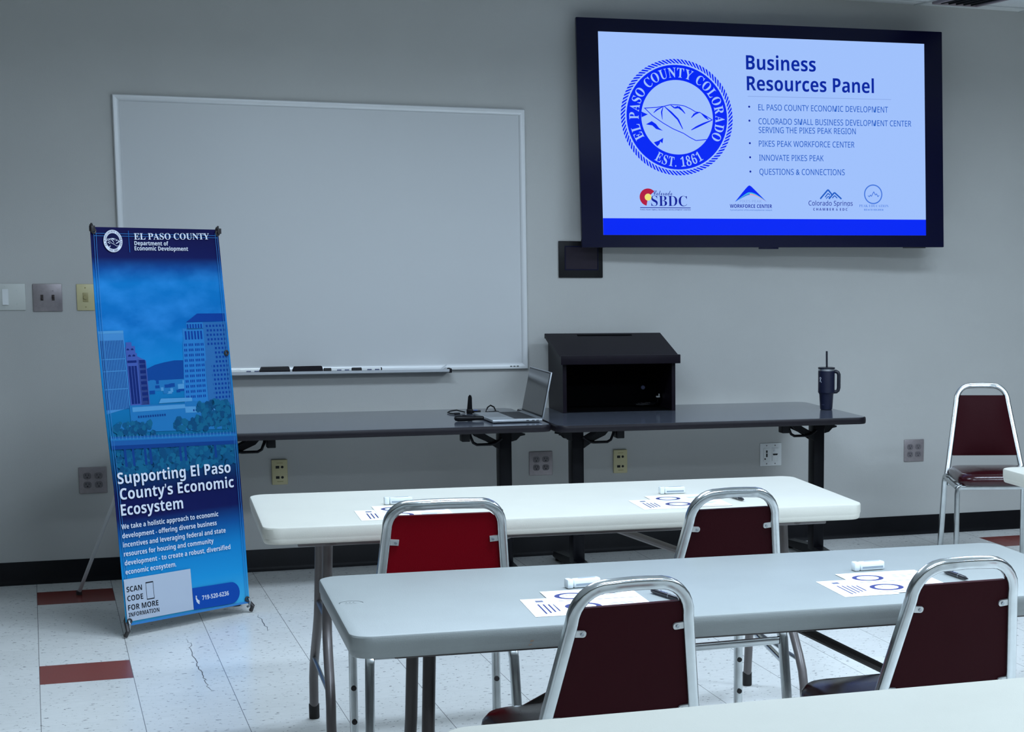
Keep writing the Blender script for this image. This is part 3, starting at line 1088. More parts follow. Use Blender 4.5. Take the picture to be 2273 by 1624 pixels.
# left slab tower with ribs
bpoly([(0.012, 0.535), (0.186, 0.548), (0.186, 0.742), (0.004, 0.742)], M['b_tower'], 2)
for i in range(15):
    u = 0.014+i*0.0114
    bpoly([(u, 0.545), (u+0.0052, 0.545), (u+0.0052, 0.718), (u, 0.718)], M['b_towerline'], 3)
brect(0.006, 0.186, 0.7355, 0.742, M['b_low2'], 3)
for v in (0.595, 0.640, 0.670):
    brect(0.012, 0.186, v, v+0.0025, M['b_tower'], 4)
# stepped tower
bpoly([(0.190, 0.545), (0.330, 0.552), (0.330, 0.664), (0.272, 0.668), (0.272, 0.684), (0.262, 0.684), (0.262, 0.702), (0.238, 0.702), (0.238, 0.712), (0.196, 0.712), (0.196, 0.70), (0.190, 0.70)], M['b_purple'], 3)
bpoly([(0.272, 0.552), (0.335, 0.553), (0.335, 0.664), (0.272, 0.676)], M['b_purple'], 3)
brect(0.200, 0.262, 0.556, 0.652, M['b_dkglass'], 4)
for u in (0.218, 0.240):
    brect(u, u+0.004, 0.556, 0.652, M['b_purple'], 5)
brect(0.196, 0.264, 0.660, 0.666, M['b_dkglass'], 4)
for v in (0.562, 0.576, 0.590, 0.604, 0.618, 0.632, 0.646, 0.658):
    brect(0.284, 0.326, v, v+0.008, M['b_dkglass'], 4)
for u0 in (0.204, 0.236):
    annulus(s, (u0+0.012, 0.676), 0, 0.011, E0*4, M['b_dkglass'], FB, 0.45, 10, 0, 180)
    annulus(s, (u0+0.004, 0.692), 0, 0.010, E0*4, M['b_dkglass'], FB, 0.45, 10, 0, 180)
# right tower, tiers
bpoly([(0.668, 0.758), (0.985, 0.758), (0.985, 0.779), (0.762, 0.780)], M['b_roof'], 2)
brect(0.668, 0.80, 0.739, 0.757, M['b_stone'], 2)
brect(0.635, 0.80, 0.708, 0.742, M['b_stone'], 2)
bpoly([(0.600, 0.548), (0.82, 0.546), (0.82, 0.708), (0.628, 0.708)], M['b_stone'], 2.9)
bpoly([(0.80, 0.540), (0.992, 0.536), (0.985, 0.756), (0.80, 0.757)], M['b_stone2'], 3)
for i in range(6):
    u = 0.672+i*0.0215
    brect(u, u+0.012, 0.742, 0.753, M['b_roof'], 3)
for i in range(6):
    u = 0.650+i*0.0245
    brect(u, u+0.014, 0.713, 0.735, M['b_roof'], 3)
for j in range(11):
    v = 0.696-j*0.0135
    for u0, n_ in ((0.636, 2), (0.672, 3), (0.722, 3), (0.768, 2)):
        for i in range(n_):
            u = u0+i*0.0135-0.0018*j
            brect(u, u+0.009, v, v+0.0068, M['b_roof'], 3)
for j in range(17):
    v = 0.744-j*0.0118
    for i in range(6):
        u = 0.822+i*0.027+(0.004*(j % 2))
        if 4 < j < 9 and i < 2:
            continue
        brect(u, u+0.015, v, v+0.0058, M['b_roof'], 4)
bpoly([(0.79, 0.545), (0.838, 0.545), (0.838, 0.665), (0.79, 0.655)], M['b_stone2'], 5)
# low buildings, trees, bridge
bpoly([(0.18, 0.505), (0.84, 0.500), (0.86, 0.540), (0.64, 0.556), (0.60, 0.548), (0.18, 0.553)], M['b_low'], 4)
bpoly([(0.40, 0.553), (0.66, 0.553), (0.66, 0.562), (0.42, 0.565)], M['b_low2'], 5)
bpoly([(0.20, 0.536), (0.60, 0.536), (0.60, 0.546), (0.20, 0.548)], M['b_low2'], 5)
bpoly([(0.60, 0.524), (0.83, 0.520), (0.84, 0.536), (0.60, 0.540)], M['b_low2'], 5)
for i in range(12):
    u = 0.235+i*0.018
    brect(u, u+0.011, 0.520, 0.5255, M['b_towerline'], 6)
for i in range(9):
    u = 0.66+i*0.019
    brect(u, u+0.011, 0.526, 0.5315, M['b_towerline'], 6)
bpoly([(0.08, 0.487), (0.92, 0.473), (0.92, 0.500), (0.08, 0.512)], M['b_low'], 5)
random.seed(5)
def tree(u, v, r, mt, lay):
    n = 13
    pts = [(u+r*random.uniform(.75, 1.15)*math.cos(2*PI*i/n), v+0.42*r*random.uniform(.75, 1.15)*math.sin(2*PI*i/n)) for i in range(n)]
    bpoly(pts, mt, lay)
for (ua, ub, va, vb, nn) in ((0.06, 0.34, 0.478, 0.510, 70), (0.50, 0.72, 0.480, 0.510, 50), (0.70, 0.95, 0.478, 0.548, 150), (0.05, 0.96, 0.380, 0.434, 420)):
    for i in range(nn):
        u, v = random.uniform(ua, ub), random.uniform(va, vb)
        tree(u, v, random.uniform(.010, .026), random.choice((M['b_tree'], M['b_tree3'], M['b_tree2'])), 6+(i % 60)*0.045)
bpoly([(0.012, 0.448), (0.99, 0.432), (0.99, 0.462), (0.012, 0.478)], M['b_road'], 9)
bpoly([(0.012, 0.468), (0.99, 0.452), (0.99, 0.458), (0.012, 0.474)], M['b_low'], 10)
bpoly([(0.012, 0.446), (0.99, 0.430), (0.99, 0.440), (0.012, 0.456)], M['b_towerline'], 10)
for i in range(36):
    u = 0.02+i*0.027
    vv = 0.475-(u*0.0163)
    brect(u, u+0.003, vv-0.004, vv+0.006, M['b_low2'], 11)
for u in (0.10, 0.16, 0.25, 0.29, 0.52, 0.56, 0.80):
    brect(u, u+0.018, 0.40, 0.447-(u*0.0163), M['b_towerline'], 9)
# stitched hem
for u in (0.018, 0.034):
    s.stroke([(u, 0.02+0.97*i/40) for i in range(41)], 0.003, E0*12, M['b_hem'], FB)
    s.stroke([(1-u, 0.02+0.97*i/40) for i in range(41)], 0.003, E0*12, M['b_hem'], FB)
for v in (0.984, 0.978):
    s.stroke([(0.02+0.96*i/20, v) for i in range(21)], 0.0010, E0*12, M['b_hem'], FB)
brect(0.0, 1.0, 0.0005, 0.006, M['b_hem'], 12)
# heading
ZB = E0*14
AR = BW/BH
seal(s, (0.155, 0.9655), 0.078, ZB, FB, M['b_white'], M['b_navy'], AR, rope=False, words=False)
ring_text(s, serif('EL PASO COUNTY COLORADO'), 0.078*0.77, 211, -31, 0.078*0.15, ZB+E0, M['b_navy'], FB, (0.155, 0.9655), AR, True, wid=0.9)
ring_text(s, serif('EST. 1861'), 0.078*0.77, 239, 303, 0.078*0.15, ZB+E0, M['b_navy'], FB, (0.155, 0.9655), AR, False, wid=0.9)
brect(0.2735, 0.2765, 0.938, 0.992, M['b_cloud'], 14)
text(s, serif('EL PASO COUNTY'), 0.315, 0.9700, 0.598, 0.0160, ZB, M['b_white'], FB, 0.0, 0.006)
text(s, 'Department of', 0.315, 0.9560, 0.262, 0.0098, ZB, M['b_white'], FB, 0.012)
text(s, 'Economic Development', 0.313, 0.9430, 0.418, 0.0098, ZB, M['b_white'], FB, 0.012)
text(s, 'Supporting El Paso', 0.028, 0.3590, 0.888, 0.0270, ZB, M['b_white'], FB, 0.016, -0.003)
text(s, "County's Economic", 0.033, 0.3190, 0.900, 0.0270, ZB, M['b_white'], FB, 0.016, -0.003)
text(s, 'Ecosystem', 0.030, 0.2790, 0.480, 0.0270, ZB, M['b_white'], FB, 0.016, -0.003)
for i, (body, w) in enumerate((('We take a holistic approach to economic', 0.763), ('development - offering diverse business', 0.744), ('incentives and leveraging federal and state', 0.812),
                               ('resources for housing and community', 0.707), ('development - to create a robust, diversified', 0.841), ('economic ecosystem.', 0.393))):
    text(s, body, 0.023, 0.2450-i*0.0229, w, 0.0115, ZB, M['b_white'], FB, 0.016)
brect(0.004, 0.525, 0.011, 0.1185, M['b_label'], 13)
text(s, 'SCAN', 0.018, 0.0855, 0.118, 0.0130, ZB, M['b_black'], FB, 0.016)
text(s, 'CODE', 0.018, 0.0625, 0.121, 0.0130, ZB, M['b_black'], FB, 0.016)
text(s, 'FOR MORE', 0.018, 0.0390, 0.234, 0.0130, ZB, M['b_black'], FB, 0.016)
text(s, 'INFORMATION', 0.018, 0.0225, 0.236, 0.0100, ZB, M['b_black'], FB, 0.016)
for a in ((0.166, 0.225, 0.1000, 0.1030), (0.166, 0.225, 0.0580, 0.0605), (0.166, 0.169, 0.058, 0.103), (0.222, 0.225, 0.058, 0.103)):
    brect(a[0], a[1], a[2], a[3], M['b_black'], 14)
pill = [(0.527, 0.010), (0.80, 0.008)]+[(0.845+0.070*math.cos(RAD(a)), 0.0365+0.0285*math.sin(RAD(a))) for a in range(-90, 91, 15)]+[(0.527, 0.067)]
bpoly(pill, M['b_pill'], 13)
text(s, '719-520-6236', 0.600, 0.0315, 0.222, 0.0110, ZB, M['b_white'], FB, 0.02)
s.stroke([(0.552, 0.042), (0.554, 0.036), (0.563, 0.030), (0.576, 0.027)], 0.010, ZB, M['b_white'], FB)
s.stroke([(0.549, 0.043), (0.558, 0.0425)], 0.006, ZB, M['b_white'], FB)
s.stroke([(0.571, 0.0265), (0.577, 0.031)], 0.006, ZB, M['b_white'], FB)
so = s.build('printed_sheet', bn, smooth=0)
uvl = so.data.uv_layers.new(name='UVMap')
for lp in so.data.loops:
    if lp.vertex_index in uvs:
        uvl.data[lp.index].uv = uvs[lp.vertex_index]
# grommets
for (u, v) in ((0.975, 0.012), (0.020, 0.012), (0.985, 0.990), (0.016, 0.990), (0.965, 0.674)):
    b = MB()
    c_ = FB(u, v, 0)
    T_ = TB.copy(); T_.translation = c_
    ring = [(0.0085*math.cos(2*PI*i/16), -0.0058, 0.0085*math.sin(2*PI*i/16)) for i in range(16)]
    b.tube(ring, 0.0036, M['hook'], 8, closed=True, T=T_, up=(0, 1, 0))
    b.build('grommet', bn)
# crossed poles behind the sheet, with hooked feet
hub = TB @ Vector((0.0, 0.045, 0.62*BH))
def pole(name, pts, r, mt, tip=True):
    b = MB()
    b.tube(pts, r, mt, 10)
    return b.build(name, bn)
for sx in (-1, 1):
    top_ = FB(0.5+sx*0.495, 0.999, 0.006)
    bot = FB(0.5+sx*0.500, 0.005, -0.004)
    pole('pole', [top_+Vector((0, 0.004, 0.010)), top_+Vector((-sx*0.01, 0.012, -0.02)), hub+Vector((sx*0.02, 0.012, 0.06)), hub], 0.0065, M['hook'])
    pole('pole', [hub, hub+Vector((sx*0.02, 0.010, -0.06)), bot+Vector((-sx*0.060, 0.014, 0.11)), bot+Vector((-sx*0.008, 0.008, 0.012)), Vector((bot.x+sx*0.004, bot.y-0.018, 0.030)), Vector((bot.x+sx*0.006, bot.y-0.004, 0.0085))], 0.0085, M['hook'])
    b = MB()
    b.box(top_.x-0.009, top_.x+0.009, top_.y-0.008, top_.y+0.006, top_.z-0.016, top_.z+0.006, M['hook'], 0.002)
    b.cyl((top_.x, top_.y+0.002, top_.z+0.004), 'z', 0.0035, 0.012, M['hook'], 10)
    b.build('corner_clip', bn)
    b = MB()
    q = FB(0.5+sx*0.487, 0.012, 0.004)
    b.tube([q+Vector((0, 0, 0.004)), q+Vector((0, -0.008, -0.01)), q+Vector((0, -0.004, -0.03)), q+Vector((0, 0.008, -0.034))], 0.0045, M['zinc'], 8)
    b.build('hook', bn)
foot = Matrix.Rotation(-0.6352, 4, 'Z') @ (Vector((-0.229, -0.342, 0.011)) - Vector((0.1638, -1.1786, 0)))
pole('rear_leg', [hub, foot], 0.0075, M['pole'])
b = MB()
b.cyl((foot.x, foot.y, 0.0), 'z', 0.012, 0.018, M['hook'], 12)
b.build('rear_foot', bn)
b = MB()
b.box(hub.x-0.045, hub.x+0.045, hub.y-0.018, hub.y+0.018, hub.z-0.04, hub.z+0.04, M['hook'], 0.006)
b.build('hub', bn)

# ------------------------------------------------------------------ dark laminate tables along the wall
DH = 0.737
def dark_table(label, x0, y0, L, D, rz, posts):
    t = thing('seminar_table', label, 'table', (x0, y0, 0), rz, 'dark seminar tables along the wall')
    b = MB()
    poly = rrect(0.003, L-0.003, 0.003, D-0.003, 0.045, 6)
    b.prism(poly, 'z', DH-0.028, DH, M['laminate'])
    b.build('tabletop', t)
    b = MB()
    outer = [Vector((p[0], p[1], DH-0.0155)) for p in rrect(0, L, 0, D, 0.048, 6)]
    b.tube(outer, 0.008, M['tmold'], 10, closed=True, up=(0, 0, 1), ry=0.0)
    # rounded edge band as a closed ring
    b = MB()
    n = len(outer)
    prof = [(0.0, 0.0), (0.003, -0.004), (0.004, -0.0155), (0.003, -0.027), (0.0, -0.031), (-0.008, -0.031), (-0.008, -0.027)]
    vs, fs = [], []
    cx, cy = L/2, D/2
    for (px, py), (ix, iy) in zip(rrect(0, L, 0, D, 0.048, 6), rrect(0.01, L-0.01, 0.01, D-0.01, 0.038, 6)):
        d = Vector((px-ix, py-iy, 0)).normalized()
        for o_, z_ in prof:
            vs.append((px+d.x*o_, py+d.y*o_, DH-0.0005+z_))
    k = len(prof)
    for i in range(n):
        for j in range(k-1):
            fs.append((i*k+j, ((i+1) % n)*k+j, ((i+1) % n)*k+j+1, i*k+j+1)[::-1])
    b.add(vs, fs, M['tmold'])
    b.build('edge_band', t)
    for px, inn in posts:
        b = MB()
        b.box(px-0.028, px+0.028, D/2-0.040, D/2+0.040, 0.045, DH-0.035, M['blacksteel'], 0.006)
        b.build('post', t)
        b = MB()
        b.prism([(0.05, 0.018), (0.07, 0.045), (D/2-0.05, 0.066), (D/2+0.05, 0.066), (D-0.07, 0.045), (D-0.05, 0.018)], 'x', px-0.026, px+0.026, M['blacksteel'])
        b.build('foot_bar', t)
        for fy_ in (0.075, D-0.075):
            b = MB()
            b.cyl((px, fy_, 0.0), 'z', 0.018, 0.020, M['rubber'], 14)
            b.build('foot_pad', t)
        u = DH-0.030
        b = MB()
        b.box(px-0.07, px+0.07, 0.14, D-0.14, u-0.014, u-0.001, M['blacksteel'], 0.002)
        # folding bracket: gusset plates with an opening, both faces of the post
        for yy in (D/2-0.043, D/2+0.037):
            b.prism([(px+inn*0.027, u-0.118), (px+inn*0.027, u-0.082), (px+inn*0.080, u-0.052), (px+inn*0.140, u-0.014), (px+inn*0.170, u-0.014), (px+inn*0.128, u-0.060), (px+inn*0.080, u-0.082)], 'y', yy, yy+0.006, M['blacksteel'])
            b.prism([(px-inn*0.027, u-0.082), (px-inn*0.050, u-0.076), (px-inn*0.068, u-0.058), (px-inn*0.090, u-0.054), (px-inn*0.090, u-0.047), (px-inn*0.066, u-0.040), (px-inn*0.060, u-0.014), (px-inn*0.027, u-0.014)], 'y', yy, yy+0.006, M['blacksteel'])
        b.build('folding_bracket', t)
        b = MB()
        yy = D/2-0.055
        b.tube([(px+inn*0.02, yy, u-0.064), (px+inn*0.05, yy, u-0.086), (px+inn*0.070, yy, u-0.090), (px+inn*0.135, yy, u-0.090), (px+inn*0.152, yy, u-0.080), (px+inn*0.164, yy, u-0.050), (px+inn*0.168, yy, u-0.012)], 0.0065, M['blacksteel'], 8)
        b.build('support_rod', t)
        b = MB()
        b.box(px+inn*0.19-0.018, px+inn*0.19+0.018, D/2-0.09, D/2-0.03, u-0.072, u-0.001, M['blacksteel'], 0.003)
        b.build('latch', t)
    return t
dark_table('dark grey folding table against the wall carrying the open laptop', 0.222, -0.900, 1.494, 0.855, -0.003, ((0.150, 1), (1.372, -1)))
dark_table('dark grey folding table against the wall carrying the lectern and tumbler', 1.728, -0.962, 1.474, 0.868, -0.0148, ((0.185, 1), (1.380, -1)))

# ------------------------------------------------------------------ table-top lectern
t = thing('table_lectern', 'dark brown table-top lectern with sloped top and open front', 'lectern', (2.172, -0.250, DH+0.0004), -0.030)
LW, LD = 0.545, 0.31
hw_, hd_ = LW/2, LD/2
zf, zb = 0.235, 0.338
for sx in (-1, 1):
    b = MB()
    x0_, x1_ = (-hw_, -hw_+0.018) if sx < 0 else (hw_-0.018, hw_)
    b.prism([(-hd_, 0), (hd_, 0), (hd_, zb-0.004), (-hd_, zf)], 'x', x0_, x1_, M['lectern'])
    b.build('side_panel', t)
b = MB()
b.box(-hw_+0.018, hw_-0.018, hd_-0.016, hd_, 0.0, zb-0.01, M['lectern_in'])
b.build('back_panel', t)
b = MB()
b.prism([(-hd_-0.030, zf+0.004), (-hd_-0.030, zf+0.025), (-hd_-0.022, zf+0.027), (hd_+0.012, zb+0.018), (hd_+0.016, zb+0.012), (hd_+0.016, zb-0.006), (hd_, zb-0.004), (-hd_-0.016, zf-0.002)], 'x', -hw_-0.014, hw_+0.014, M['lectern'])
b.build('sloped_top', t)
b = MB()
b.box(-hw_-0.015, hw_+0.015, -hd_-0.038, -hd_-0.022, zf-0.006, zf+0.036, M['lectern'], 0.002)
b.build('front_ledge', t)
b = MB()
sl = (zb-zf)/(LD)
def topz(y_):
    return zf+0.027+(y_+hd_+0.022)*((zb+0.018-zf-0.027)/(LD+0.034))
ya, yb_ = hd_-0.030, hd_-0.010
b.add([(-0.135, ya, topz(ya)+.0008), (0.135, ya, topz(ya)+.0008), (0.135, yb_, topz(yb_)+.0008), (-0.135, yb_, topz(yb_)+.0008)], [(0, 1, 2, 3)], M['lectern_in'])
b.build('pencil_groove', t, smooth=0)
b = MB()
b.box(-hw_+0.018, hw_-0.018, -hd_+0.02, hd_-0.016, 0.0, 0.004, M['lectern_in'])
b.build('bottom_board', t, smooth=0)
b = MB()
b.cyl((0.190, hd_-0.024, 0.090), 'y', 0.010, 0.009, M['inkgrey'], 14)
b.build('cable_grommet', t)
t = thing('cable_bundle', 'black cable bundle with a white plug inside the lectern', 'cable', (2.345, -0.225, DH+0.0052))
b = MB()
pts = [(0.055*math.cos(a*0.6)*(1-0.01*a), 0.028*math.sin(a*0.6), 0.006+0.010*abs(math.sin(a*1.7))) for a in range(0, 30)]
b.tube(pts, 0.005, M['black'], 8)
b.tube([pts[-1], (0.062, 0.0, 0.02), (0.066, 0.0, 0.045)], 0.004, M['black'], 8)
b.build('cord', t)
b = MB()
b.box(0.056, 0.074, -0.006, 0.006, 0.044, 0.051, M['white'], 0.001)
b.box(0.068, 0.073, -0.004, 0.004, 0.050, 0.062, M['white'], 0.001)
b.build('plug', t)

# ------------------------------------------------------------------ tumbler
t = thing('tumbler', 'navy travel tumbler with handle and straw on the right dark table', 'tumbler', (3.158, -0.566, DH+0.0004))
b = MB()
b.lathe([(0.026, 0), (0.0295, 0.003), (0.0305, 0.010), (0.0345, 0.074), (0.0370, 0.080), (0.0405, 0.084), (0.0408, 0.090), (0.0408, 0.190)], M['navy'], 40)
b.build('body', t)
b = MB()
b.lathe([(0.0404, 0.190), (0.0404, 0.199)], M['silver'], 40)
b.build('steel_rim', t)
b = MB()
b.lathe([(0.0408, 0.199), (0.0415, 0.2005), (0.0415, 0.2045), (0.040, 0.206), (0.012, 0.2065)], M['navylid'], 40)
b.build('lid', t)
b = MB()
b.tube([(0.0015, 0, 0.203), (0.0005, 0, 0.2845)], 0.0048, M['navylid'], 14)
b.build('straw', t)
b = MB()
hx = Matrix.Rotation(RAD(-24), 4, 'Z')
pth = [(0.036, 0, 0.186), (0.047, 0, 0.186), (0.056, 0, 0.181), (0.060, 0, 0.171), (0.060, 0, 0.108), (0.057, 0, 0.095), (0.049, 0, 0.088), (0.036, 0, 0.087)]
b.tube(pth, 0.0075, M['navylid'], 12, T=hx, ry=0.009)
b.build('handle', t)
b = MB()
def FC(u, v, z):
    a = RAD(-166)+u/0.041
    return ((0.0409+z)*math.cos(a), (0.0409+z)*math.sin(a), v)
for pts in ([(0.003, 0.150), (0.001, 0.156), (0.005, 0.160), (0.010, 0.157), (0.009, 0.150), (0.005, 0.146)], [(0.005, 0.146), (0.001, 0.137)], [(0.006, 0.145), (0.012, 0.134)], [(0.003, 0.150), (0.009, 0.150)]):
    b.stroke(pts, 0.0028, 0.0003, M['b_white'], FC)
b.build('emblem', t, smooth=0)
b = MB()
def FC2(u, v, z):
    a = RAD(-160)+u/0.032
    return ((0.0325+z)*math.cos(a), (0.0325+z)*math.sin(a), v)
b.stroke([(0.002+i*0.003, 0.026) for i in range(6)], 0.0014, 0.0006, M['inkgrey'], FC2)
b.build('mark_strip', t, smooth=0)

# ------------------------------------------------------------------ laptop and its small things
t = thing('laptop', 'open silver laptop turned sideways on the left dark table', 'laptop', (1.588, -0.595, DH+0.0004), 0.01)
b = MB()
b.box(-0.113, 0.113, -0.190, 0.190, 0.003, 0.016, M['alu'], 0.004)
for fx_ in (-0.095, 0.095):
    for fy_ in (-0.17, 0.17):
        b.cyl((fx_, fy_, 0), 'z', 0.008, 0.004, M['rubber'], 10)
for px in (0.045, 0.070, 0.090):
    b.box(px-0.006, px+0.006, -0.1903, -0.188, 0.0075, 0.0115, M['slot'])
b.build('base', t)
b = MB()
b.box(-0.010, 0.096, -0.165, 0.165, 0.0155, 0.0164, M['alu'])
for i in range(6):
    for j in range(14):
        b.box(-0.006+i*0.0165, 0.0085+i*0.0165, -0.160+j*0.0232, -0.140+j*0.0232, 0.0160, 0.0172, M['keys'])
b.build('keyboard', t, smooth=0)
b = MB()
b.box(-0.100, -0.022, -0.065, 0.065, 0.0155, 0.0165, M['pad'])
b.build('trackpad', t, smooth=0)
TL = Matrix.Translation((0.1135, 0, 0.014)) @ Matrix.Rotation(0.205, 4, 'Y')
b = MB()
b.box(-0.003, 0.004, -0.190, 0.190, 0.0, 0.212, M['alu'], 0.003, T=TL)
b.build('lid', t)
b = MB()
b.box(-0.0042, -0.0026, -0.186, 0.186, 0.006, 0.209, M['keys'], 0.0005, T=TL)
b.build('bezel', t)
b = MB()
b.box(-0.0048, -0.0040, -0.181, 0.181, 0.014, 0.204, M['lapglass'], T=TL)
b.build('screen', t, smooth=0)

t = thing('wireless_adapter', 'upright black antenna adapter with blue light behind the laptop', 'antenna', (1.478, -0.300, DH+0.0004), -0.3)
b = MB()
b.box(-0.014, 0.014, -0.010, 0.010, 0.0, 0.022, M['black'], 0.003)
b.build('socket', t)
b = MB()
b.prism([(-0.0115, 0.020), (0.0115, 0.020), (0.0105, 0.075), (0.0075, 0.085), (0.0, 0.088), (-0.0055, 0.080)], 'y', -0.006, 0.006, M['black'])
b.build('antenna', t)
b = MB()
b.box(0.014, 0.050, -0.009, 0.009, 0.002, 0.016, M['black'], 0.003)
b.box(0.018, 0.036, -0.006, 0.006, 0.0155, 0.0172, M['lightblue'], 0.0005)
b.build('receiver', t)
b = MB()
z0 = DH+0.0045
b.tube([(1.700, -0.335, z0), (1.66, -0.330, z0), (1.615, -0.318, z0), (1.575, -0.300, z0), (1.55, -0.31, z0+0.004), (1.565, -0.285, z0+0.022), (1.582, -0.27, z0+0.030), (1.596, -0.28, z0+0.022), (1.598, -0.305, z0+0.006),
        (1.560, -0.33, z0), (1.53, -0.335, z0)], 0.0035, M['black'], 8)
b.tube([(1.463, -0.262, z0), (1.43, -0.235, z0+0.008), (1.40, -0.235, z0+0.004), (1.385, -0.255, z0), (1.388, -0.30, z0), (1.402, -0.325, z0), (1.414, -0.322, z0)], 0.003, M['black'], 8)
b.box(1.400, 1.428, -0.332, -0.318, DH+0.0005, DH+0.009, M['black'], 0.002)
b.box(1.560, 1.610, -0.330, -0.312, DH+0.0005, DH+0.012, M['black'], 0.003)
tag(b.build('usb_cable'), 'thin black cable looping across the dark table behind the laptop', 'cable')
t = thing('presentation_remote', 'black slide remote lying at the front of the laptop', 'remote', (1.402, -0.655, DH+0.0004), -0.12)
b = MB()
b.lathe([(0.002, -0.066), (0.010, -0.062), (0.0135, -0.050), (0.0135, -0.020), (0.011, 0.010), (0.0095, 0.030), (0.0095, 0.060), (0.006, 0.064)], M['black'], 18, Matrix.Translation((0, 0, 0.0136)) @ Matrix.Rotation(PI/2, 4, 'Y'))
b.build('body', t)
b = MB()
b.box(-0.03, -0.012, -0.006, 0.006, 0.026, 0.0280, M['felt'], 0.001)
b.build('button', t)

# ------------------------------------------------------------------ white folding tables
TH = 0.737
def top_mesh(L, W, mt, H=TH, rc=0.050):
    b = MB()
    prof = [(0.006, H), (0.0022, H-0.0012), (0.0, H-0.0048), (0.0, H-0.030), (0.0018, H-0.034), (0.0018, H-0.0345), (0.003, H-0.046), (0.006, H-0.050)]
    vs, fs = [], []
    n = None
    for ins, z in prof:
        ring = rrect(ins, L-ins, ins, W-ins, rc-ins*0.5, 8)
        n = len(ring)
        vs += [(p[0], p[1], z) for p in ring]
    for i in range(len(prof)-1):
        for j in range(n):
            fs.append((i*n+j, (i+1)*n+j, (i+1)*n+(j+1) % n, i*n+(j+1) % n))
    fs.append(tuple(range(n)))
    fs.append(tuple((len(prof)-1)*n+j for j in range(n))[::-1])
    b.add(vs, fs, mt)
    return b

def white_table(label, x0, y0, L, W, rz, mt, ends=(1, 1), group='white folding tables', mark=False, legm='legpaint', brace_z=0.42):
    t = thing('folding_table', label, 'table', (x0, y0, 0), rz, group)
    b = top_mesh(L, W, mt)
    # underside rails
    b.build('tabletop', t)
    b = MB()
    for yy in (0.10, W-0.10):
        b.box(0.10, L-0.10, yy-0.012, yy+0.012, TH-0.072, TH-0.049, M[legm], 0.003)
    b.build('frame_rail', t)
    if mark:
        b = MB()
        F0 = lambda u, v, z: (u, v, z)
        annulus(b, (0.042, 0.388), 0.0245, 0.0275, TH+0.0002, M['poly_line'], F0, 1.0, 40, -10, 190)
        annulus(b, (0.042, 0.388), 0.0245, 0.0262, TH+0.0002, M['poly_grey2'], F0, 1.0, 40, 190, 350)
        for k in range(3):
            b.stroke([(0.030+k*0.008, 0.392), (0.034+k*0.008, 0.400)], 0.0018, TH+0.0002, M['poly_line'], F0)
            b.stroke([(0.028+k*0.009, 0.381), (0.035+k*0.009, 0.381)], 0.0018, TH+0.0002, M['poly_line'], F0)
        b.build('moulded_mark', t, smooth=0)
        b = MB()
        F1 = lambda u, v, z: (u, -z, v)
        b.flat([[(0.378, TH-0.034), (0.386, TH-0.033), (0.386, TH-0.0305), (0.379, TH-0.031)], [(0.374, TH-0.042), (0.382, TH-0.0405), (0.382, TH-0.0385), (0.375, TH-0.040)]], 0.0004, M['rust'], F1)
        b.build('rust_spot', t, smooth=0)
    c = W/2
    for e, show in zip((0, 1), ends):
        if not show:
            continue
        lx = 0.178 if e == 0 else L-0.178
        ft = -0.02 if e == 0 else 0.0
        for sy in (-1, 1):
            b = MB()
            pts = [(lx+0.02*(1 if e == 0 else -1), c+sy*0.135, TH-0.052), (lx+0.01*(1 if e == 0 else -1), c+sy*0.140, 0.42)]
            for i in range(1, 7):
                k = i/6
                pts.append((lx+0.01*(1 if e == 0 else -1)*(1-k), c+sy*(0.140+0.165*(k*k*(3-2*k))), 0.42-0.28*k))
            pts.append((lx, c+sy*0.322, 0.03))
            b.tube(pts, 0.0145, M[legm], 14)
            lo = b.build('leg', t)
            b = MB()
            b.lathe([(0.0150, 0.0), (0.0165, 0.003), (0.0165, 0.048), (0.0150, 0.050)], M['rubber'], 16, Matrix.Translation((lx, c+sy*0.322, 0)))
            b.build('rubber_foot', lo)
        b = MB()
        b.tube([(lx, c-0.255, 0.215), (lx, c+0.255, 0.215)], 0.0065, M['zinc'], 8)
        b.build('cross_bar', t)
        b = MB()
        b.tube([(lx+0.01*(1 if e == 0 else -1), c-0.145-max(0, 0.42-brace_z)*0.3, brace_z), (lx+0.01*(1 if e == 0 else -1), c+0.145+max(0, 0.42-brace_z)*0.3, brace_z)], 0.010, M[legm], 8)
        b.tube([(lx+0.02*(1 if e == 0 else -1), c-0.29, TH-0.060), (lx+0.02*(1 if e == 0 else -1), c+0.29, TH-0.060)], 0.011, M[legm], 10)
        b.build('leg_frame', t)
        b = MB()
        xi = L/2-0.03 if e == 0 else L/2+0.09
        b.tube([(xi, c, TH-0.062), (lx+0.01*(1 if e == 0 else -1), c, brace_z)], 0.0125, M[legm if legm == 'legpaint' else 'legdark'], 10)
        b.build('folding_brace', t)
    return t
M['poly_grey2'] = mat('moulded_line_pale', (170, 175, 172), 0.6)
R1, R2 = -0.0482, -0.0435
white_table('white folding table of the first row, nearest the dark wall tables', 0.2097, -3.5727, 1.8308, 0.7512, R1, M['poly'])
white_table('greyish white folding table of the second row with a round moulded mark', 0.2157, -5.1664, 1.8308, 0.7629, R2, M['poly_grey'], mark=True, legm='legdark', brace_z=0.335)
white_table('white folding table in the near foreground cut by the bottom edge', 0.235, -6.735, 1.8308, 0.758, -0.0148, M['poly_dimmed'])
white_table('white folding table corner at the right edge in front of the far chair', 2.865, -3.665, 1.8308, 0.735, -0.035, M['poly'])

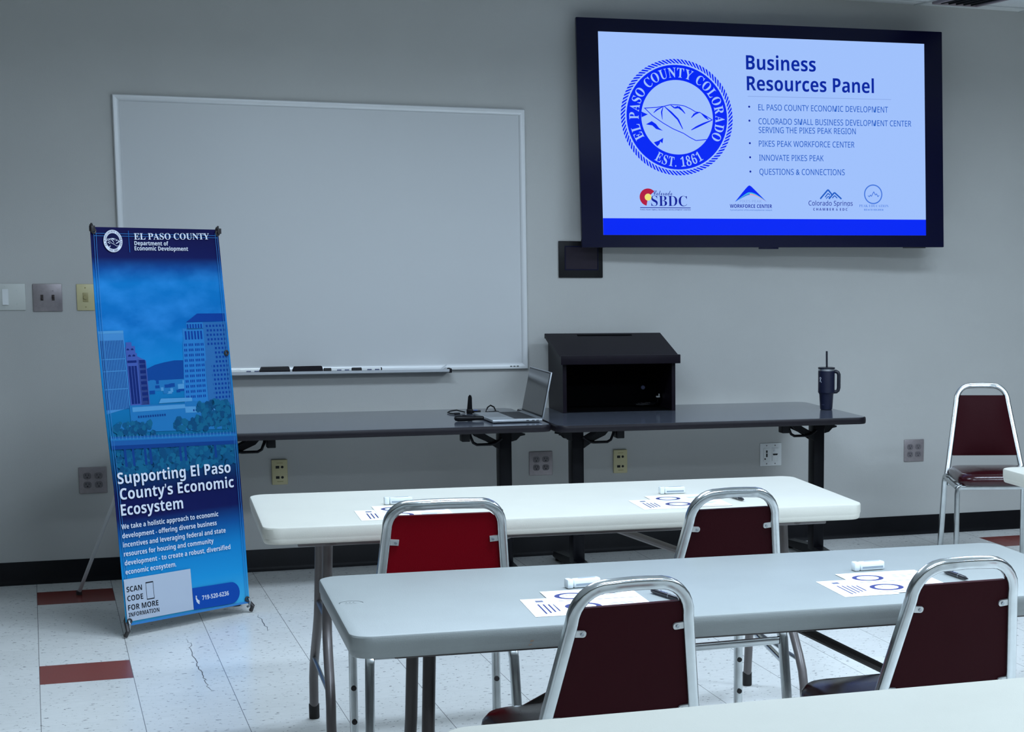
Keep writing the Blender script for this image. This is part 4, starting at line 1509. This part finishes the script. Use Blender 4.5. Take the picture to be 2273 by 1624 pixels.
# ------------------------------------------------------------------ stacking chairs
def seat_mesh(mt, w0=0.40, w1=0.375, y0=-0.20, y1=0.225, z0=0.452, z1=0.508):
    """rounded cushion: superellipse rings, domed top"""
    b = MB()
    def ring(ins, z):
        pts = rrect(-w0/2+ins, w0/2-ins, y0+ins, y1-ins, max(0.02, 0.085-ins*0.6), 8)
        out = []
        for px, py in pts:
            k = (py-y0)/(y1-y0)
            out.append((px*((w1+(w0-w1)*k)/w0), py, z))
        return out
    rings = [ring(0.012, z0), ring(0.003, z0+0.008), ring(0.0, z0+0.022), ring(0.003, z0+0.036), ring(0.014, z0+0.050), ring(0.035, z1-0.004), ring(0.075, z1), ring(0.12, z1+0.003)]
    n = len(rings[0])
    vs, fs = [p for r in rings for p in r], []
    for i in range(len(rings)-1):
        for j in range(n):
            fs.append((i*n+j, i*n+(j+1) % n, (i+1)*n+(j+1) % n, (i+1)*n+j))
    fs.append(tuple(range(n))[::-1])
    fs.append(tuple((len(rings)-1)*n+j for j in range(n)))
    b.add(vs, fs, mt)
    return b

def make_chair(label, loc, rz, wb, wt, vin, seatm, group, square_top=False, wide=False):
    t = thing('stacking_chair', label, 'chair', (loc[0], loc[1], 0), rz, group)
    seat_mesh(seatm).build('seat', t, smooth=60)
    R = 0.0125
    def yz(z):                       # lean of the back
        return -0.2-0.102*(z-0.47)/0.33
    def hwid(z):
        return wb/2+(wt/2-wb/2)*(z-0.47)/0.33
    # arched tube of the back, running down to the side rails
    ZT = 0.870
    ra = 0.070 if not square_top else 0.055
    zc = ZT-ra-0.006
    left = [(-wb/2-0.004, -0.196, 0.445), (-hwid(0.50), yz(0.50), 0.50), (-hwid(0.66), yz(0.66), 0.66), (-hwid(zc), yz(zc), zc)]
    ht = hwid(zc)
    a_ = [(-ht+ra-ra*math.cos(RAD(d)), yz(zc+ra*math.sin(RAD(d))), zc+ra*math.sin(RAD(d))+0.006*math.sin(RAD(d))) for d in (12, 24, 36, 48, 60, 72, 84)]
    crown = [(-ht+ra+ (2*(ht-ra))*k, yz(ZT), ZT+0.002*math.sin(PI*k)) for k in (0.0, 0.25, 0.5, 0.75, 1.0)]
    half = left+a_
    path = half+crown+[(-p[0], p[1], p[2]) for p in half[::-1]]
    b = MB()
    b.tube(path, R, M['chrome'], square=True, up=(0, 1, 0))
    b.build('back_frame', t, smooth=50)
    # upholstered back panel filling the arch
    zlo, zhi = 0.545, (0.842 if wide else 0.825)
    b = MB()
    rows = []
    for z in (zlo, zlo+0.012, 0.62, 0.70, 0.77, zhi-0.012, zhi):
        h = hwid(z)-R+0.001
        if square_top:
            h = min(h, ht+0.05)
        inset = 0.006 if z in (zlo, zhi) else 0.0
        if wide and z > 0.835:
            h -= 0.012
        rows.append((z, h-inset*0.5))
    K = 8
    vs, fs = [], []
    for side in (0, 1):
        for z, h in rows:
            for i in range(K+1):
                k = i/K*2-1
                if side == 0:        # rear face, flat board with vinyl
                    vs.append((k*h, yz(z)-0.004, z))
                else:                # padded front face
                    edge = (1-abs(k)**4)*(1-abs((z-(zlo+zhi)/2)/((zhi-zlo)/2))**4)
                    vs.append((k*h, yz(z)+0.014+0.020*edge, z))
    w_ = K+1; nr = len(rows); o2 = nr*w_
    for j in range(nr-1):
        for i in range(K):
            a = j*w_+i
            fs.append((a, a+1, a+1+w_, a+w_))
            a += o2
            fs.append((a+w_, a+1+w_, a+1, a))
    for i in range(K):
        fs.append((i+1, i, o2+i, o2+i+1)); a = (nr-1)*w_+i; fs.append((a, a+1, o2+a+1, o2+a))
    for j in range(nr-1):
        a = j*w_; fs.append((a, a+w_, o2+a+w_, o2+a)); a = j*w_+K; fs.append((a+w_, a, o2+a, o2+a+w_))
    b.add(vs, fs, vin)
    po = b.build('back_panel', t, smooth=40)
    for z in (0.770, 0.575):
        for sx in (-1, 1):
            h = hwid(z)
            b = MB()
            T_ = Matrix.Translation((sx*(h-0.020), yz(z)-0.0058, z)) @ Matrix.Rotation(0.30, 4, 'X') @ Matrix.Rotation(-sx*0.10, 4, 'Y')
            if square_top:
                b.prism([(-0.014, -0.008), (0.014, -0.008), (0.014, 0.008), (-0.014, 0.008)], 'y', -0.0025, 0.002, M['tab'], T_)
            else:
                b.prism(rrect(-0.015, 0.015, -0.0075, 0.0075, 0.006, 4), 'y', -0.0025, 0.002, M['tab'], T_)
            b.cyl((-sx*0.006, -0.0055, 0), 'y', 0.0038, 0.004, M['zinc'], 10, T_)
            b.build('clip', po)
    # seat rails
    b = MB()
    zr = 0.442
    b.tube([(-0.190, -0.200, zr), (-0.200, 0.0, zr), (-0.203, 0.165, zr)], 0.010, M['chrome'], square=True)
    b.tube([(0.190, -0.200, zr), (0.200, 0.0, zr), (0.203, 0.165, zr)], 0.010, M['chrome'], square=True)
    b.tube([(-0.203, 0.176, zr), (0.203, 0.176, zr)], 0.010, M['chrome'], square=True, up=(0, 0, 1))
    zc_ = 0.448 if wide else 0.413
    b.tube([(-0.180, -0.205, zc_), (0.180, -0.205, zc_)], 0.0105, M['chrome'], square=True, up=(0, 0, 1))
    b.build('seat_frame', t, smooth=50)
    # legs
    for sx in (-1, 1):
        b = MB()
        b.tube([(sx*0.184, 0.176, 0.446), (sx*0.196, 0.176, 0.442), (sx*0.202, 0.177, 0.430), (sx*0.204, 0.178, 0.412), (sx*0.205, 0.182, 0.20), (sx*0.206, 0.186, 0.012)], 0.0115, M['chrome'], square=True, up=(0, 1, 0))
        lo = b.build('leg', t, smooth=50)
        for zz in (0.275, 0.175):
            b = MB()
            b.cyl((sx*0.2045, 0.1655, zz), 'y', 0.0078, 0.006, M['rubber'], 12)
            b.build('bumper', lo)
        b = MB()
        b.cyl((sx*0.206, 0.186, 0.0), 'z', 0.015, 0.014, M['rubber'], 12)
        b.build('foot_cap', lo)
        b = MB()
        b.tube([(sx*0.186, -0.150, 0.452), (sx*0.189, -0.182, 0.451), (sx*0.191, -0.202, 0.441), (sx*0.193, -0.211, 0.420), (sx*0.198, -0.232, 0.25), (sx*0.206, -0.262, 0.012)], 0.0125, M['chrome'], square=True, up=(1, 0, 0))
        lo = b.build('leg', t, smooth=50)
        b = MB()
        b.cyl((sx*0.206, -0.262, 0.0), 'z', 0.015, 0.014, M['rubber'], 12)
        b.build('foot_cap', lo)
    return t

G = 'chrome stacking chairs'
ch = make_chair('maroon chrome chair behind the first-row table, right of the red chair', (1.397, -3.887), 0.028, 0.364, 0.250, M['vinyl'], M['vinyl_seat'], G)
copy_thing(ch, (0.726, -5.145, 0), 0.053, 'maroon chrome chair with dark seat at the second-row table, nearest the camera')
copy_thing(ch, (1.498, -5.152, 0), 0.024, 'maroon chrome chair at the second-row table, right end, seat shining blue')
copy_thing(ch, (3.724, -1.260, 0), 2.873, 'maroon chrome chair standing by the bare wall, facing the camera')
make_chair('bright red chrome chair with squarer back at the first-row table', (0.629, -3.853), -0.060, 0.364, 0.300, M['vinyl_red'], M['vinyl_red'], G, square_top=True, wide=True)
# side brace seen under the right-hand chair of the first row
b = MB()
b.tube([(0.200, 0.12, 0.405), (0.193, -0.205, 0.352)], 0.007, M['chrome'], square=True)
b.build('side_brace', ch)

# ------------------------------------------------------------------ hand-outs, pens and packets at the four places
def card(x, y, rz, label):
    t = MB()
    F0 = lambda u, v, z: (u, v, z)
    w, h = 0.140, 0.212
    t.box(0, w, -h, 0, 0, 0.0006, M['paper'])
    t.flat([[(0.030, -0.045), (0.048, -0.045), (0.048, -0.025), (0.030, -0.025)]], 0.0008, M['inkgrey'], F0)
    for k in range(5):
        t.stroke([(0.030+k*0.0115, -0.070-0.003*k), (0.030+k*0.0115, -0.185+0.008*k)], 0.0042, 0.0008, M['ink'], F0)
    for k in range(4):
        t.stroke([(0.092+k*0.010, -0.040-0.02*k), (0.092+k*0.010, -0.15)], 0.0028, 0.0008, M['inkgrey'], F0)
    o = t.build('note_card', None, (x, y, TH+0.0004), (0, 0, rz), smooth=0)
    return tag(o, label, 'card', 'note cards on the white tables')
def flyer(x, y, rz, label):
    t = MB()
    F0 = lambda u, v, z: (u, v, z)
    w, h = 0.216, 0.280
    t.box(0, w, -h, 0, 0.0, 0.0006, M['paper'])
    for cy, r in ((-0.075, 0.040), (-0.205, 0.042)):
        annulus(t, (0.060, cy), r*0.70, r, 0.0008, M['ink'], F0, 1.0, 36)
        t.stroke([(0.060+r*0.6*(k/4-0.5)*2, cy+r*(0.02+0.22*(1-abs(k/2-1)))) for k in range(5)], 0.003, 0.0008, M['ink'], F0)
        t.stroke([(0.018, cy-r-0.016), (0.205, cy-r-0.016)], 0.0035, 0.0008, M['ink'], F0)
        for k in range(3):
            t.stroke([(0.125, cy+0.020-k*0.013), (0.190-0.01*k, cy+0.020-k*0.013)], 0.0038, 0.0008, M['inkgrey'], F0)
    o = t.build('flyer', None, (x, y, TH+0.0012), (0, 0, rz), smooth=0)
    return tag(o, label, 'flyer', 'flyers on the white tables')
def pen(x0, y0, x1, y1, label):
    d = Vector((x1-x0, y1-y0)); L = d.length
    t = thing('pen', label, 'pen', (x0, y0, TH+0.0004), math.atan2(d.y, d.x), 'pens on the white tables')
    T0 = Matrix.Translation((0, 0, 0.0062)) @ Matrix.Rotation(PI/2, 4, 'Y')
    b = MB()
    b.lathe([(0.0030, 0.0), (0.0045, 0.004), (0.0055, 0.012), (0.0056, L*0.62)], M['pen'], 14, T0)
    for k in range(3):
        b.box(L*0.30+k*0.012, L*0.30+k*0.012+0.008, -0.0022, 0.0022, 0.0112, 0.0122, M['inkgrey'])
    b.build('barrel', t)
    b = MB()
    b.lathe([(0.0058, L*0.62), (0.0060, L*0.64)], M['silver'], 14, T0)
    b.lathe([(0.0056, L*0.64), (0.0050, L*0.88), (0.0020, L*0.97), (0.0010, L)], M['pen'], 14, T0)
    b.build('tip_section', t)
    b = MB()
    b.box(0.006, 0.045, -0.002, 0.002, 0.0118, 0.0138, M['silver'], 0.0005)
    b.build('clip', t)
def packet(x, y, rz, label):
    t = thing('sanitizer_tube', label, 'tube', (x, y, TH+0.0004), rz, 'small white tubes on the tables')
    b = MB()
    b.box(0.012, 0.082, -0.0125, 0.0125, 0, 0.022, M['wrap'], 0.005)
    b.box(0.018, 0.076, -0.0130, -0.0120, 0.006, 0.011, M['wrapgrey'])
    b.box(0.028, 0.070, -0.005, 0.004, 0.0218, 0.0224, M['wrapgrey'])
    b.build('wrapped_body', t)
    b = MB()
    b.box(-0.004, 0.0115, -0.0135, 0.0135, 0, 0.023, M['wrap'], 0.004)
    b.build('end_cap', t)
P1, P2 = 'left place of the first-row table', 'right place of the first-row table'
card(0.503, -3.302, R1, 'small printed note card on the first-row table, left of the red chair')
flyer(0.566, -3.228, R1, 'white flyer with county seals on the first-row table, behind the red chair')
packet(0.615, -3.190, R1+0.02, 'small white tube on the first-row table above the red chair')
pen(0.905, -3.395, 0.915, -3.49, 'dark pen seen through the red chair top on the first-row table')
card(1.348, -3.350, R1, 'small printed note card on the first-row table, left of the maroon chair')
flyer(1.424, -3.275, R1, 'white flyer with county seals on the first-row table, behind the maroon chair')
packet(1.493, -3.228, R1+0.02, 'small white tube on the first-row table above the maroon chair')
pen(1.682, -3.383, 1.690, -3.49, 'dark pen seen through the maroon chair top on the first-row table')
card(0.642, -4.878, R2-0.02, 'small printed note card on the second-row table, left place')
flyer(0.708, -4.800, R2, 'white flyer with county seals on the second-row table, left place')
packet(0.783, -4.770, 0.12, 'small white tube on the second-row table, left place, behind a chair top')
pen(0.954, -4.899, 0.983, -5.030, 'black pen on the second-row table, left place')
card(1.376, -4.897, R2, 'small printed note card on the second-row table, right place')
flyer(1.459, -4.820, R2, 'white flyer with county seals on the second-row table, right place')
packet(1.527, -4.783, R2+0.08, 'small white tube on the second-row table, right place')
pen(1.729, -4.895, 1.735, -5.020, 'black pen on the second-row table, right place')
